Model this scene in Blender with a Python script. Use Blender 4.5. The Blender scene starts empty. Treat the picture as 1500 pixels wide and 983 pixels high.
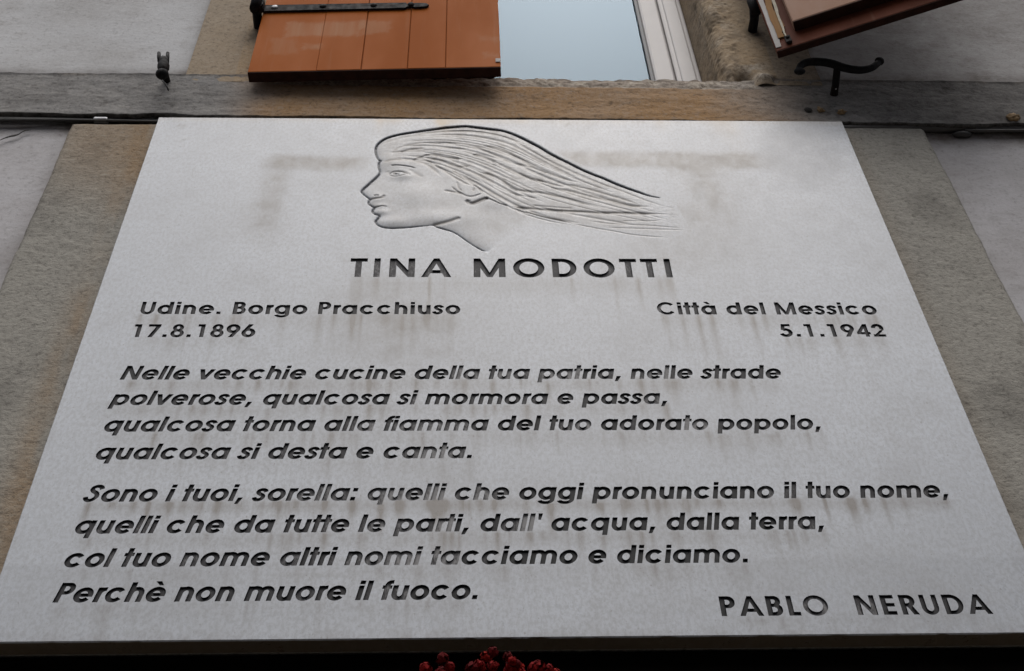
import bpy, bmesh, math, random
import numpy as np
import mathutils
from mathutils import Vector
from mathutils.geometry import delaunay_2d_cdt
random.seed(7)
SC = bpy.context.scene
COL = SC.collection
R = math.radians
Z0 = 2.5                      # height of the plaque's lower edge above the pavement
# ---------------------------------------------------------------- camera
cam = bpy.data.cameras.new('camera'); camo = bpy.data.objects.new('camera', cam); COL.objects.link(camo)
cam.sensor_width = 36.0; cam.lens = 36.0*1852.71/1500; cam.clip_start = 0.05; cam.clip_end = 500
def camera_matrix(pitch, yaw, roll, loc):
    f = Vector((math.sin(yaw)*math.cos(pitch), math.cos(yaw)*math.cos(pitch), math.sin(pitch)))
    r = Vector((math.cos(yaw), -math.sin(yaw), 0)); u = r.cross(f)
    r2 = r*math.cos(roll)+u*math.sin(roll); u2 = u*math.cos(roll)-r*math.sin(roll)
    m = mathutils.Matrix((r2, u2, -f)).transposed().to_4x4(); m.translation = loc
    return m
camo.matrix_world = camera_matrix(0.854508, 0.0564747, -0.0429131, (-0.0735184, -1.2657616, Z0-0.9042605))
SC.camera = camo
# ---------------------------------------------------------------- world, sun, exposure
SUN_EL, SUN_AZ = 64.0, -10.0      # azimuth from the street side, minus = from the left
w = bpy.data.worlds.new('World'); SC.world = w; w.use_nodes = True
nt = w.node_tree; nt.nodes.clear()
sky = nt.nodes.new('ShaderNodeTexSky'); sky.sky_type = 'NISHITA'; sky.sun_disc = False
sky.sun_elevation = R(SUN_EL); sky.sun_rotation = R(180+SUN_AZ); sky.dust_density = 4; sky.air_density = 1.0; sky.ozone_density = 1.0
hs = nt.nodes.new('ShaderNodeHueSaturation'); hs.inputs['Saturation'].default_value = 0.50
bg = nt.nodes.new('ShaderNodeBackground'); bg.inputs['Strength'].default_value = 0.11
wo = nt.nodes.new('ShaderNodeOutputWorld')
nt.links.new(sky.outputs[0], hs.inputs['Color']); nt.links.new(hs.outputs[0], bg.inputs[0]); nt.links.new(bg.outputs[0], wo.inputs[0])
sun = bpy.data.lights.new('sun', 'SUN'); sun.energy = 1.5; sun.angle = R(68); sun.color = (1.0, 0.985, 0.965)
suno = bpy.data.objects.new('sun', sun); COL.objects.link(suno)
sd = Vector((math.sin(R(SUN_AZ))*math.cos(R(SUN_EL)), -math.cos(R(SUN_AZ))*math.cos(R(SUN_EL)), math.sin(R(SUN_EL))))
suno.rotation_euler = sd.to_track_quat('Z', 'Y').to_euler(); suno.location = (-3, -6, 12)
SC.view_settings.view_transform = 'Standard'; SC.view_settings.look = 'None'; SC.view_settings.gamma = 1
SC.view_settings.use_curve_mapping = False
SC.view_settings.exposure = 0.15
SC.cycles.max_bounces = 8
# ---------------------------------------------------------------- helpers
def tag(o, label=None, cat=None, group=None, kind=None):
    if label: o['label'] = label
    if cat: o['category'] = cat
    if group: o['group'] = group
    if kind: o['kind'] = kind
    return o
def thing(name, label, cat, loc=(0, 0, 0), group=None, rotz=0):
    o = bpy.data.objects.new(name, None); o.empty_display_size = .1; COL.objects.link(o)
    o.location = loc; o.rotation_euler = (0, 0, rotz)
    return tag(o, label, cat, group)
def link_mesh(name, me, mat, parent=None):
    o = bpy.data.objects.new(name, me); COL.objects.link(o)
    for m in (mat if isinstance(mat, (list, tuple)) else [mat]): me.materials.append(m)
    if parent: o.parent = parent
    return o
def np_mesh(name, V, F, mat, parent=None, attrs=None, smooth=False, origin=(0, 0, 0)):
    me = bpy.data.meshes.new(name)
    V = np.asarray(V, float)-np.asarray(origin)
    me.from_pydata(V.tolist(), [], [list(map(int, f)) for f in F])
    for k, a in (attrs or {}).items():
        at = me.attributes.new(k, 'FLOAT', 'POINT'); at.data.foreach_set('value', np.ascontiguousarray(a, dtype=np.float32))
    if smooth: me.polygons.foreach_set('use_smooth', [True]*len(me.polygons))
    me.update()
    return link_mesh(name, me, mat, parent)
def bm_mesh(name, bm, mat, parent=None, smooth=False):
    bmesh.ops.recalc_face_normals(bm, faces=bm.faces)
    me = bpy.data.meshes.new(name); bm.to_mesh(me); bm.free()
    if smooth: me.polygons.foreach_set('use_smooth', [True]*len(me.polygons))
    return link_mesh(name, me, mat, parent)
def add_box(bm, x0, x1, y0, y1, z0, z1, bev=0.0, mat=0):
    r = bmesh.ops.create_cube(bm, size=1)
    vs = r['verts']
    for v in vs: v.co = Vector(((x0+x1)/2+v.co.x*(x1-x0), (y0+y1)/2+v.co.y*(y1-y0), (z0+z1)/2+v.co.z*(z1-z0)))
    fs = set(f for v in vs for f in v.link_faces)
    for f in fs: f.material_index = mat
    if bev > 0:
        es = list(set(e for v in vs for e in v.link_edges))
        bmesh.ops.bevel(bm, geom=es, offset=bev, segments=2, affect='EDGES', profile=.5)
def add_tube(bm, pts, rad, seg=10, squash=None):
    pts = [Vector(p) for p in pts]; n = len(pts)
    rad = rad if isinstance(rad, (list, tuple)) else [rad]*n
    rings = []; up = None
    for i, p in enumerate(pts):
        t = (pts[min(n-1, i+1)]-pts[max(0, i-1)]).normalized()
        if up is None: up = Vector((0, 0, 1)) if abs(t.z) < .9 else Vector((0, 1, 0))
        s = t.cross(up).normalized(); u = s.cross(t).normalized(); up = u
        rings.append([bm.verts.new(p+(s*math.cos(2*math.pi*k/seg)+u*math.sin(2*math.pi*k/seg))*rad[i]) for k in range(seg)])
    for a, b in zip(rings, rings[1:]):
        for k in range(seg): bm.faces.new((a[k], a[(k+1) % seg], b[(k+1) % seg], b[k]))
    bm.faces.new(rings[0][::-1]); bm.faces.new(rings[-1])
def add_ball(bm, c, rx, ry, rz, seg=12):
    r = bmesh.ops.create_uvsphere(bm, u_segments=seg, v_segments=max(6, seg//2+2), radius=1)
    for v in r['verts']: v.co = Vector((c[0]+v.co.x*rx, c[1]+v.co.y*ry, c[2]+v.co.z*rz))
def spline(P, n=5):
    out = []
    for k in range(len(P)-1):
        p0 = P[max(0, k-1)]; p1 = P[k]; p2 = P[k+1]; p3 = P[min(len(P)-1, k+2)]
        for j in range(n):
            t = j/n
            out.append(tuple(.5*(2*p1[i]+(p2[i]-p0[i])*t+(2*p0[i]-5*p1[i]+4*p2[i]-p3[i])*t*t+(3*p1[i]-p0[i]-3*p2[i]+p3[i])*t**3) for i in range(len(p1))))
    out.append(tuple(P[-1])); return out
def sstep(a, b, x):
    t = np.clip((x-a)/(b-a), 0, 1); return t*t*(3-2*t)
_rng = np.random.default_rng(11); _lat = _rng.random((256, 256))
def vnoise(x, y):
    xi = np.floor(x).astype(int); yi = np.floor(y).astype(int); fx = x-xi; fy = y-yi
    fx = fx*fx*(3-2*fx); fy = fy*fy*(3-2*fy)
    g = lambda a, b: _lat[a % 256, b % 256]
    return (g(xi, yi)*(1-fx)+g(xi+1, yi)*fx)*(1-fy)+(g(xi, yi+1)*(1-fx)+g(xi+1, yi+1)*fx)*fy
def fbm(x, y, oct=4, seed=0):
    s = 0; a = .5; t = 0
    for k in range(oct):
        s = s+a*vnoise(x*2**k+seed*17.3+k*5.1, y*2**k+seed*9.7+k*3.3); t += a; a *= .55
    return s/t
def grid_faces(nu, nv, flip=False):
    i = np.arange((nu-1)*(nv-1)); a = i//(nv-1)*nv+i % (nv-1)
    f = np.stack([a, a+nv, a+nv+1, a+1], 1)
    return f[:, ::-1] if flip else f
# ---------------------------------------------------------------- materials
class NT:
    def __init__(s, name):
        s.m = bpy.data.materials.new(name); s.m.use_nodes = True; s.t = s.m.node_tree; s.t.nodes.clear()
        s.o = s.n('ShaderNodeOutputMaterial'); s.b = s.n('ShaderNodeBsdfPrincipled'); s.l(s.b.outputs[0], s.o.inputs[0])
    def n(s, k, **kw):
        x = s.t.nodes.new(k)
        for a, b in kw.items(): setattr(x, a, b)
        return x
    def l(s, a, b): s.t.links.new(a, b)
    def put(s, inp, v):
        if hasattr(v, 'default_value') or hasattr(v, 'is_linked'): s.l(v, inp)
        else: inp.default_value = v
    def coord(s): return s.n('ShaderNodeTexCoord').outputs['Object']
    def mapped(s, sc, rot=(0, 0, 0), loc=(0, 0, 0)):
        m = s.n('ShaderNodeMapping'); m.inputs['Scale'].default_value = sc; m.inputs['Rotation'].default_value = rot; m.inputs['Location'].default_value = loc
        s.l(s.coord(), m.inputs[0]); return m.outputs[0]
    def noise(s, sc=(1, 1, 1), detail=6, rough=.6, rot=(0, 0, 0), loc=(0, 0, 0), dist=0):
        x = s.n('ShaderNodeTexNoise'); s.l(s.mapped(sc, rot, loc), x.inputs['Vector']); x.inputs['Scale'].default_value = 1
        x.inputs['Detail'].default_value = detail; x.inputs['Roughness'].default_value = rough; x.inputs['Distortion'].default_value = dist
        return x.outputs['Fac']
    def ramp(s, f, a, b, lo=0., hi=1.):
        x = s.n('ShaderNodeMapRange'); x.interpolation_type = 'SMOOTHSTEP'
        s.l(f, x.inputs[0]); x.inputs[1].default_value = a; x.inputs[2].default_value = b; x.inputs[3].default_value = lo; x.inputs[4].default_value = hi
        return x.outputs[0]
    def math(s, op, a, b=0.0):
        x = s.n('ShaderNodeMath', operation=op); s.put(x.inputs[0], a); s.put(x.inputs[1], b); return x.outputs[0]
    def mix(s, f, a, b, mode='MIX'):
        x = s.n('ShaderNodeMix', data_type='RGBA', blend_type=mode)
        s.put(x.inputs[0], f)
        for i, v in ((6, a), (7, b)):
            if isinstance(v, tuple): x.inputs[i].default_value = (*v, 1) if len(v) == 3 else v
            else: s.l(v, x.inputs[i])
        return x.outputs[2]
    def attr(s, name):
        x = s.n('ShaderNodeAttribute'); x.attribute_name = name; return x.outputs['Fac']
    def bump(s, h, strength, dist=.01, prev=None):
        x = s.n('ShaderNodeBump'); x.inputs['Strength'].default_value = strength; x.inputs['Distance'].default_value = dist
        s.l(h, x.inputs['Height'])
        if prev: s.l(prev, x.inputs['Normal'])
        return x.outputs[0]
    def done(s, color, rough=.8, normal=None, metal=0., spec=.5):
        s.put(s.b.inputs['Base Color'], (*color, 1) if isinstance(color, tuple) else color)
        s.put(s.b.inputs['Roughness'], rough); s.put(s.b.inputs['Metallic'], metal); s.b.inputs['Specular IOR Level'].default_value = spec
        if normal: s.l(normal, s.b.inputs['Normal'])
        return s.m
def m_marble():
    n = NT('white_marble')
    big = n.noise((3.2, 3.2, 3.2), 5, .6); fine = n.noise((190, 190, 120), 4, .75); mid = n.noise((40, 40, 34), 6, .7)
    streak = n.noise((80, 80, 3.5), 4, .6); speck = n.noise((300, 300, 200), 2, .5, loc=(3, 1, 7))
    c = n.mix(n.ramp(big, .35, .7), (.51, .538, .578), (.455, .478, .510))
    c = n.mix(n.ramp(mid, .35, .75, 0, .22), c, (.44, .435, .425))
    c = n.mix(n.ramp(fine, .40, .62, 0, .7), c, (.36, .368, .38))
    c = n.mix(n.ramp(speck, .64, .74, 0, .6), c, (.22, .20, .18))
    # dirt washed down out of the letters, kept on the vertices; broken up by vertical streaks
    g = n.math('MULTIPLY', n.attr('grime_tone'), n.ramp(streak, .2, .75, .6, 1.2))
    g = n.math('ADD', g, n.math('MULTIPLY', n.attr('smear'), n.ramp(mid, .2, .8, .6, 1.3)))
    g = n.math('MINIMUM', g, .85)
    c = n.mix(g, c, (.158, .132, .104))
    c = n.mix(n.attr('rust'), c, (.46, .32, .16))
    c = n.mix(n.math('MULTIPLY', n.attr('painted_reflection'), .52), c, (.20, .204, .215))  # mirrored dark tones put into the marble's colour
    c = n.mix(n.attr('ink'), c, (.016, .015, .016))
    bp = n.bump(n.math('ADD', fine, n.math('MULTIPLY', mid, .6)), .16, .0010)
    return n.done(c, n.ramp(mid, .3, .7, .26, .36), bp, spec=.5)
def m_paint_letter():
    n = NT('worn_black_letter_paint')
    w = n.attr('wear'); wl = n.attr('wall')
    p = n.noise((170, 170, 60), 5, .65); q = n.noise((420, 420, 200), 3, .6, loc=(5, 2, 1))
    s = n.math('ADD', n.math('MULTIPLY', p, .75), n.math('MULTIPLY', q, .25))
    worn = n.math('ADD', w, n.math('MULTIPLY', n.math('SUBTRACT', s, .5), 1.25))
    c = n.mix(n.ramp(worn, .15, .62), (.006, .006, .007), (.036, .034, .037))
    c = n.mix(n.ramp(worn, .50, .90), c, (.27, .265, .265))
    c = n.mix(n.math('MULTIPLY', wl, .85), c, (.006, .006, .007))
    return n.done(c, .62, n.bump(q, .3, .001), spec=.35)
def m_stone(name, grey, brown, light, fib=(60, 60, 260), rot=(0, 0, 0), bstr=.5, fine=120, fk=.5, wisp=.5, gr=.8):
    n = NT(name)
    a = n.noise(fib, 6, .7, rot=rot); b = n.noise((5, 5, 5), 6, .62, loc=(1.3, 0, .7)); c_ = n.noise((fine, fine, fine), 4, .75); d = n.noise((34, 34, 40), 8, .72)
    t = n.attr('tint')
    base = n.mix(t, grey, brown); hi = n.mix(n.math('MULTIPLY', t, .6), light, n.mix(.5, brown, light))
    c = n.mix(n.ramp(b, .3, .7, 0, .5), base, n.mix(.5, base, hi))
    c = n.mix(n.ramp(a, .5, .70, 0, fk), c, hi)
    c = n.mix(n.ramp(a, .30, .48, fk, 0), c, n.mix(.7, base, (.03, .024, .018)))
    c = n.mix(n.ramp(d, .30, .46, wisp, 0), c, (.06, .048, .038))
    c = n.mix(n.ramp(c_, .52, .68, 0, .55*gr), c, hi)
    c = n.mix(n.ramp(c_, .32, .47, .6*gr, 0), c, (.05, .042, .034))
    c = n.mix(n.attr('pale'), c, n.mix(n.ramp(c_, .35, .6), (.20, .16, .12), (.52, .46, .38)))
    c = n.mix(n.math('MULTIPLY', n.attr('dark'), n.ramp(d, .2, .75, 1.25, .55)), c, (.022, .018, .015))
    h = n.math('ADD', n.math('MULTIPLY', a, .6), n.math('ADD', n.math('MULTIPLY', c_, .7), d))
    return n.done(c, .92, n.bump(h, bstr, .005), spec=.2)
def m_plaster(name, col, dirty, light):
    n = NT(name)
    a = n.noise((3.2, 3.2, 5), 8, .66, dist=.5); b = n.noise((20, 20, 30), 8, .7); f = n.noise((130, 130, 130), 5, .75); s = n.noise((1.1, 1.1, 1.3), 5, .55, loc=(4, 0, 2))
    br = n.noise((16, 16, 70), 6, .65, rot=(0, R(5), 0))
    c = n.mix(n.ramp(a, .36, .68), col, dirty)
    c = n.mix(n.ramp(s, .45, .65, 0, .6), c, light)
    c = n.mix(n.ramp(b, .5, .72, 0, .45), c, n.mix(.5, dirty, (.2, .17, .15)))
    c = n.mix(n.ramp(b, .28, .44, .35, 0), c, light)
    c = n.mix(n.ramp(br, .52, .8, 0, .18), c, light)
    c = n.mix(n.ramp(f, .52, .68, 0, .42), c, (.20, .19, .18))
    c = n.mix(n.ramp(f, .32, .46, .35, 0), c, light)
    g = n.math('MINIMUM', n.math('MULTIPLY', n.attr('grime_tone'), n.ramp(b, .25, .75, .7, 1.3)), .9)
    c = n.mix(g, c, (.115, .092, .075))
    h = n.math('ADD', n.math('MULTIPLY', f, .5), n.math('ADD', b, n.math('MULTIPLY', br, .3)))
    return n.done(c, .9, n.bump(h, .38, .004), spec=.2)
def m_shutter(name, col, col2, worn, peel=None):
    n = NT(name)
    gr = n.noise((55, 55, 3.0), 6, .6); b = n.noise((5, 5, 2.2), 6, .6); f = n.noise((300, 300, 40), 4, .65)
    c = n.mix(n.ramp(b, .3, .72), col, col2)
    c = n.mix(n.ramp(gr, .55, .8, 0, .22), c, worn)
    c = n.mix(n.ramp(f, .62, .8, 0, .22), c, n.mix(.5, col, (.08, .03, .015)))
    if peel:                                   # patches where the paint has been scraped or bleached: (x0, x1, z0, z1, strength)
        sp = n.n('ShaderNodeSeparateXYZ'); n.l(n.coord(), sp.inputs[0])
        rag = n.noise((26, 26, 26), 5, .65, loc=(2, 2, 2))
        for x0, x1, z0, z1, k in peel:
            dx = n.math('SUBTRACT', (x1-x0)/2, n.math('ABSOLUTE', n.math('SUBTRACT', sp.outputs[0], (x0+x1)/2)))
            dz = n.math('SUBTRACT', (z1-z0)/2, n.math('ABSOLUTE', n.math('SUBTRACT', sp.outputs[2], (z0+z1)/2)))
            e = n.math('ADD', n.math('MINIMUM', dx, dz), n.math('MULTIPLY', n.math('SUBTRACT', rag, .5), .05))
            mk = n.math('MULTIPLY', n.ramp(e, -.006, .012), n.ramp(gr, .25, .65, k*.3, k*.75))
            c = n.mix(mk, c, worn)
    return n.done(c, n.ramp(b, .3, .7, .50, .65), n.bump(n.math('ADD', n.math('MULTIPLY', gr, .6), n.math('MULTIPLY', f, .4)), .25, .0016), spec=.04)
def m_iron():
    n = NT('black_wrought_iron')
    a = n.noise((90, 90, 90), 5, .65); b = n.noise((22, 22, 22), 4, .6)
    c = n.mix(n.ramp(b, .48, .72), (.0075, .007, .0075), (.022, .014, .011))
    return n.done(c, n.ramp(a, .3, .7, .6, .85), n.bump(a, .45, .002), spec=.16)
def m_flat(name, col, rough=.6, var=.25, sc=40, metal=0., spec=.4):
    n = NT(name)
    a = n.noise((sc, sc, sc), 5, .6)
    c = n.mix(n.ramp(a, .3, .75), col, tuple(x*(1-var) for x in col))
    return n.done(c, rough, n.bump(a, .15, .002), metal=metal, spec=spec)
def m_glass():
    n = NT('window_glass')
    gl = n.n('ShaderNodeBsdfGlossy'); gl.inputs['Roughness'].default_value = .02; gl.inputs['Color'].default_value = (.58, .72, .85, 1)
    tr = n.n('ShaderNodeBsdfTransparent'); tr.inputs['Color'].default_value = (.90, .95, .97, 1)
    fr = n.n('ShaderNodeFresnel'); fr.inputs['IOR'].default_value = 1.5
    mx = n.n('ShaderNodeMixShader'); n.l(fr.outputs[0], mx.inputs[0]); n.l(tr.outputs[0], mx.inputs[1]); n.l(gl.outputs[0], mx.inputs[2])
    n.t.nodes.remove(n.b); n.l(mx.outputs[0], n.o.inputs[0]); return n.m
MARBLE = m_marble(); LETTER = m_paint_letter()
BANDST = m_stone('band_sandstone', (.225, .218, .21), (.36, .21, .092), (.37, .35, .32), fib=(40, 60, 75), bstr=.42, fk=.4)
PANELST = m_stone('panel_sandstone', (.315, .298, .262), (.32, .215, .12), (.42, .40, .35), fib=(75, 75, 150), rot=(0, R(28), 0), bstr=.55, fk=.5, wisp=.25)
JAMBST = m_stone('jamb_sandstone', (.31, .27, .22), (.43, .30, .165), (.47, .42, .35), fib=(48, 48, 60), bstr=.22, fk=.15, wisp=.3, gr=.8)
PLASTER_UP = m_plaster('upper_plaster', (.53, .53, .53), (.43, .42, .41), (.60, .60, .60))
PLASTER_LO = m_plaster('lower_plaster', (.53, .515, .52), (.42, .40, .395), (.58, .575, .585))
ORANGE = m_shutter('orange_shutter_paint', (.385, .103, .011), (.32, .082, .009), (.42, .235, .135),
                   peel=[(.055, .215, .138, .205, .75), (.215, .275, .146, .205, .6), (.03, .09, .07, .14, .35), (.10, .14, .085, .11, .7), (.46, .50, .03, .06, .5), (.455, .5, .10, .13, .35)])
REDBROWN = m_shutter('red_brown_shutter_paint', (.135, .040, .021), (.085, .027, .015), (.30, .20, .15))
PANELWOOD = m_shutter('bleached_shutter_panel', (.36, .245, .19), (.31, .175, .115), (.50, .43, .40))
BARE = m_shutter('bare_weathered_wood', (.46, .44, .42), (.36, .34, .32), (.55, .54, .52))
AMBER = m_shutter('amber_weathered_wood', (.26, .125, .032), (.20, .10, .03), (.42, .36, .2))
IRON = m_iron()
WHITEFRAME = m_flat('white_window_paint', (.50, .475, .46), .45, .06, 9)
GASKET = m_flat('dark_glazing_gasket', (.05, .055, .065), .5)
BLIND = m_flat('pale_window_blind', (.20, .28, .36), .8, .04, 3)
GLASS = m_glass()
CABLE = m_flat('dark_cable_sheath', (.055, .052, .048), .5); STEEL = m_flat('galvanised_clip', (.35, .35, .36), .4, .3, 60, metal=.5)
TAN = m_flat('tan_filler', (.30, .20, .10), .85, .5, 120)
SHADOWEDGE = m_flat('shaded_board_ends', (.035, .012, .007), .8, .5, 60, spec=.15)  # dark colour puts the undersides' shade into the board ends
BLACKWOOD = m_flat('shade_black_timber', (.0045, .0036, .003), .85, .5, 30, spec=.03)  # near-black colour carries the deep shade of the doorway
DARKSLOT = m_flat('dark_gap', (.02, .016, .013), .9, .4, 60)  # one dark colour for the plaster crack and the hole
# ================================================================ the setting
def plane_obj(name, x0, x1, y0, y1, z, mat, nx=2, ny=2):
    V = [(x0, y0, z), (x1, y0, z), (x1, y1, z), (x0, y1, z)]
    return tag(np_mesh(name, V, [(0, 1, 2, 3)], mat), kind='structure')
GROUNDM = m_flat('street_asphalt', (.055, .053, .05), .9, .3, 30)
PAVEM = m_stone('pavement_slabs', (.16, .15, .14), (.16, .15, .14), (.22, .21, .20), fib=(30, 30, 30), bstr=.4)
plane_obj('ground', -200, 200, -200, 200, -.12, GROUNDM)
bm = bmesh.new(); add_box(bm, -30, 30, -1.9, .6, -.13, 0, .012); tag(bm_mesh('pavement', bm, PAVEM), kind='structure')
# the house across the narrow street (it is what the plaque's polish mirrors in its lower part)
opp = thing('house', 'plain plastered house across the street facing the plaque', 'house', (0, -8.5, 0))
bm = bmesh.new(); add_box(bm, -16, 16, -8, 0, -.1, 7.7); bm_mesh('wall', bm, PLASTER_LO, opp)
bm = bmesh.new()
for a, b in (((-16.4, .5), (16.4, .5)),):
    vs = [bm.verts.new(p) for p in ((-16.4, .5, 7.65), (16.4, .5, 7.65), (16.4, -4, 9.1), (-16.4, -4, 9.1), (16.4, -8.5, 7.65), (-16.4, -8.5, 7.65))]
    bm.faces.new((vs[0], vs[1], vs[2], vs[3])); bm.faces.new((vs[3], vs[2], vs[4], vs[5]))
ro = bm_mesh('roof', bm, m_flat('roof_tiles', (.22, .10, .06), .85, .3, 20), opp)
md = ro.modifiers.new('thickness', 'SOLIDIFY'); md.thickness = .12
for wx in (-9, -3, 3, 9):
    for wz in (1.4, 4.6):
        bm = bmesh.new(); add_box(bm, wx-.55, wx+.55, -.1, .03, wz, wz+1.5, .01); bm_mesh('window', bm, m_flat('opposite_window', (.06, .07, .08), .15), opp)

# ================================================================ the house front that carries everything
facade = thing('old_house', 'old plastered house front with stone band, stone window surround and half open window', 'house', (0, 0, Z0))
YB = .018           # face of the stone band
YP = .025           # face of the slab behind the plaque
YL = .038           # lower plaster
YU = .024           # upper plaster
def band_bottom(x): return 1.2095-.0105*x
def band_top(x): return 1.3705-.010*np.clip(x-.3, 0, 3)
def wall_sheet(name, x0, x1, z0, z1, y, mat, amp=.0015, step=.02, grime_tone=None, zb=None, zt=None):
    nx = max(2, int((x1-x0)/step)); nz = max(2, int((z1-z0)/step))
    u, v = np.meshgrid(np.linspace(0, 1, nx), np.linspace(0, 1, nz), indexing='ij')
    x = x0+u*(x1-x0)
    lo = zb(x) if zb else z0; hi = zt(x) if zt else z1
    z = lo+v*(hi-lo)
    yy = y+(fbm(x*3.1+40, z*3.1+20, 5, 3)-.5)*amp*4
    at = {'grime_tone': grime_tone(x, z).ravel()} if grime_tone else None
    V = np.stack([x.ravel(), yy.ravel(), z.ravel()], 1)
    return np_mesh(name, V, grid_faces(nx, nz, True), mat, facade, at, True)
# plaster fields
wall_sheet('lower_plaster', -1.6, -.815, -.4, 1.24, YL, PLASTER_LO, .0018, .02,
           grime_tone=lambda x, z: .75*sstep(1.16, 1.215, z+.02*(fbm(x*9, z*9, 4, 1)-.5))*sstep(.4, .6, fbm(x*5, z*12, 4, 5)+.25)+.3*np.exp(-((x+.82)/.02)**2))
wall_sheet('lower_plaster', .815, 1.7, -.4, 1.24, YL, PLASTER_LO, .0018, .02,
           grime_tone=lambda x, z: .7*sstep(1.13, 1.2, z+.03*(fbm(x*9, z*9, 4, 2)-.5))*sstep(.35, .6, fbm(x*5, z*12, 4, 6)+.2)+.12)
bm = bmesh.new()
add_box(bm, -8, -1.6, YL, .4, -Z0-.1, 1.25); add_box(bm, 1.7, 8, YL, .4, -Z0-.1, 1.25)
add_box(bm, -1.6, -.80, YL+.008, .4, -Z0-.1, 1.25); add_box(bm, .80, 1.7, YL+.008, .4, -Z0-.1, 1.25)
add_box(bm, -.80, .80, YP+.03, .4, .0, 1.25)
add_box(bm, -8, -.62, YU+.008, .4, 1.25, 5.5); add_box(bm, .63, 8, YU+.008, .4, 1.25, 5.5)
add_box(bm, -.62, .63, YU+.008, .4, 2.85, 5.5); add_box(bm, -.62, .63, .16, .4, 1.25, 1.36)
bm_mesh('masonry', bm, PLASTER_LO, facade)
def jag_l(x, z): return 0
wall_sheet('upper_plaster', -1.6, -.628, 1.35, 3.0, YU, PLASTER_UP, .0022, .02,
           grime_tone=lambda x, z: .55*np.exp(-((z-1.375)/.02)**2)+.5*np.exp(-((x+.634)/.012)**2))
wall_sheet('upper_plaster', .648, 1.8, 1.34, 3.0, YU, PLASTER_UP, .0022, .02,
           grime_tone=lambda x, z: .42+.25*np.exp(-((z-1.37)/.03)**2)+.15*(fbm(x*4, z*4, 5, 9)-.5))  # right field darker overall, more so towards its foot
# crack in the left plaster
cr = spline([(-.948, 1.136), (-.936, 1.150), (-.926, 1.157), (-.914, 1.163), (-.905, 1.177), (-.893, 1.180)], 5)
V = []; F = []
for k, (x, z) in enumerate(cr):
    ww = .0028*math.sin(math.pi*(k+.6)/(len(cr)+.4))+.0006+.0008*random.random()
    V += [(x, YL-.0075, z+ww), (x, YL-.0075, z-ww)]
    if k: F.append((2*k-2, 2*k, 2*k+1, 2*k-1))
np_mesh('plaster_crack', V, F, DARKSLOT, facade)

# ---- stone band (string course), sill in its middle: one profile drawn along x
def make_band():
    xs = np.linspace(-1.6, 1.7, 900); nv = 64
    t = np.linspace(0, 1, nv)
    x, tt = np.meshgrid(xs, t, indexing='ij')
    zb = band_bottom(x)+(fbm(x*14, x*0+2, 4, 7)-.5)*.010+(fbm(x*60, x*0+9, 3, 8)-.5)*.003
    sill = sstep(-.47, -.44, x)*(1-sstep(.50, .56, x))
    zt = band_top(x)+(fbm(x*40, x*0+5, 4, 4)-.5)*.0045*(1+.6*sill)+.002*sill
    # v: 0..0.10 soffit, 0.10..0.80 face, 0.80..1 rough arris
    z = np.where(tt < .1, zb+.003*(1-tt/.1), zb+(zt-zb)*((tt-.1)/.9))
    y = np.where(tt < .1, YL+.03-(YL+.03-YB)*(tt/.1), YB)
    fr = fbm(x*9+3, z*30, 5, 12)-.5; ff = fbm(x*70, z*110, 3, 13)-.5
    y = y-np.where(tt < .1, 0, fr*.004+ff*.0016)
    ar = sstep(.76, .80, tt)*sill
    y = y+ar*(.001+.004*sstep(.84, 1, tt)+(fbm(x*60, z*60, 4, 14)-.45)*.009)
    y = y-.0015*(1-sill)*sstep(.97, 1, tt)
    brown = sstep(-.56, -.42, x+.05*(fbm(x*6, z*6, 4, 15)-.5))*(1-sstep(.38, .66, x+.1*(fbm(x*7, z*9, 4, 16)-.5)))
    tint = brown*(.72+.4*fbm(x*5, z*14, 4, 17))*(1-.65*ar)
    tint = np.maximum(tint, .8*np.exp(-((x+.45)/.06)**2)*sstep(1.36, 1.25, z))
    dark = np.where(tt < .12, .75, 0)  # soffit shade put into the band's colour
    dark = dark+.22*sstep(.5, .75, fbm(x*13, z*16, 5, 18))*(1-brown)+.25*sstep(.62, .75, fbm(x*8, z*10, 5, 28))*np.exp(-((x+.63)/.10)**2)
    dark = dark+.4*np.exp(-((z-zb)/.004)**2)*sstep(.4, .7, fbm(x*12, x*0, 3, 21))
    dark = dark+.42*sstep(.50, .78, x)*(.6+.6*fbm(x*5, z*9, 4, 29))
    pale = ar*(.25+.55*sstep(.42, .62, fbm(x*50, z*70, 4, 19)))
    pale = pale+(.35*np.exp(-((z-zt)/.006)**2)*(1-sill))*sstep(.5, .65, fbm(x*20, x*0+3, 3, 22))
    V = np.stack([x.ravel(), y.ravel(), z.ravel()], 1)
    # the sill's top, running back under the window
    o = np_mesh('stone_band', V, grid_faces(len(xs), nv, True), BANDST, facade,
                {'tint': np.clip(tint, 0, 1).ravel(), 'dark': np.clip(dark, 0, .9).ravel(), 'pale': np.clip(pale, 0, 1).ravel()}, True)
    return o
make_band()
bm = bmesh.new(); add_box(bm, -1.6, 1.7, YL, .10, 1.235, 1.33); add_box(bm, -.62, .63, .034, .2, 1.30, 1.358); bm_mesh('band_core', bm, BANDST, facade)
xs = np.linspace(-.5, .56, 160); ys = np.linspace(.040, .2, 30)
x, y = np.meshgrid(xs, ys, indexing='ij'); z = 1.3715+(fbm(x*40, y*40, 4, 23)-.5)*.006-.004*sstep(.06, .04, y)
np_mesh('window_sill', np.stack([x.ravel(), y.ravel(), z.ravel()], 1), grid_faces(len(xs), len(ys)), JAMBST, facade, {'tint': x.ravel()*0+.3}, True)

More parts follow.
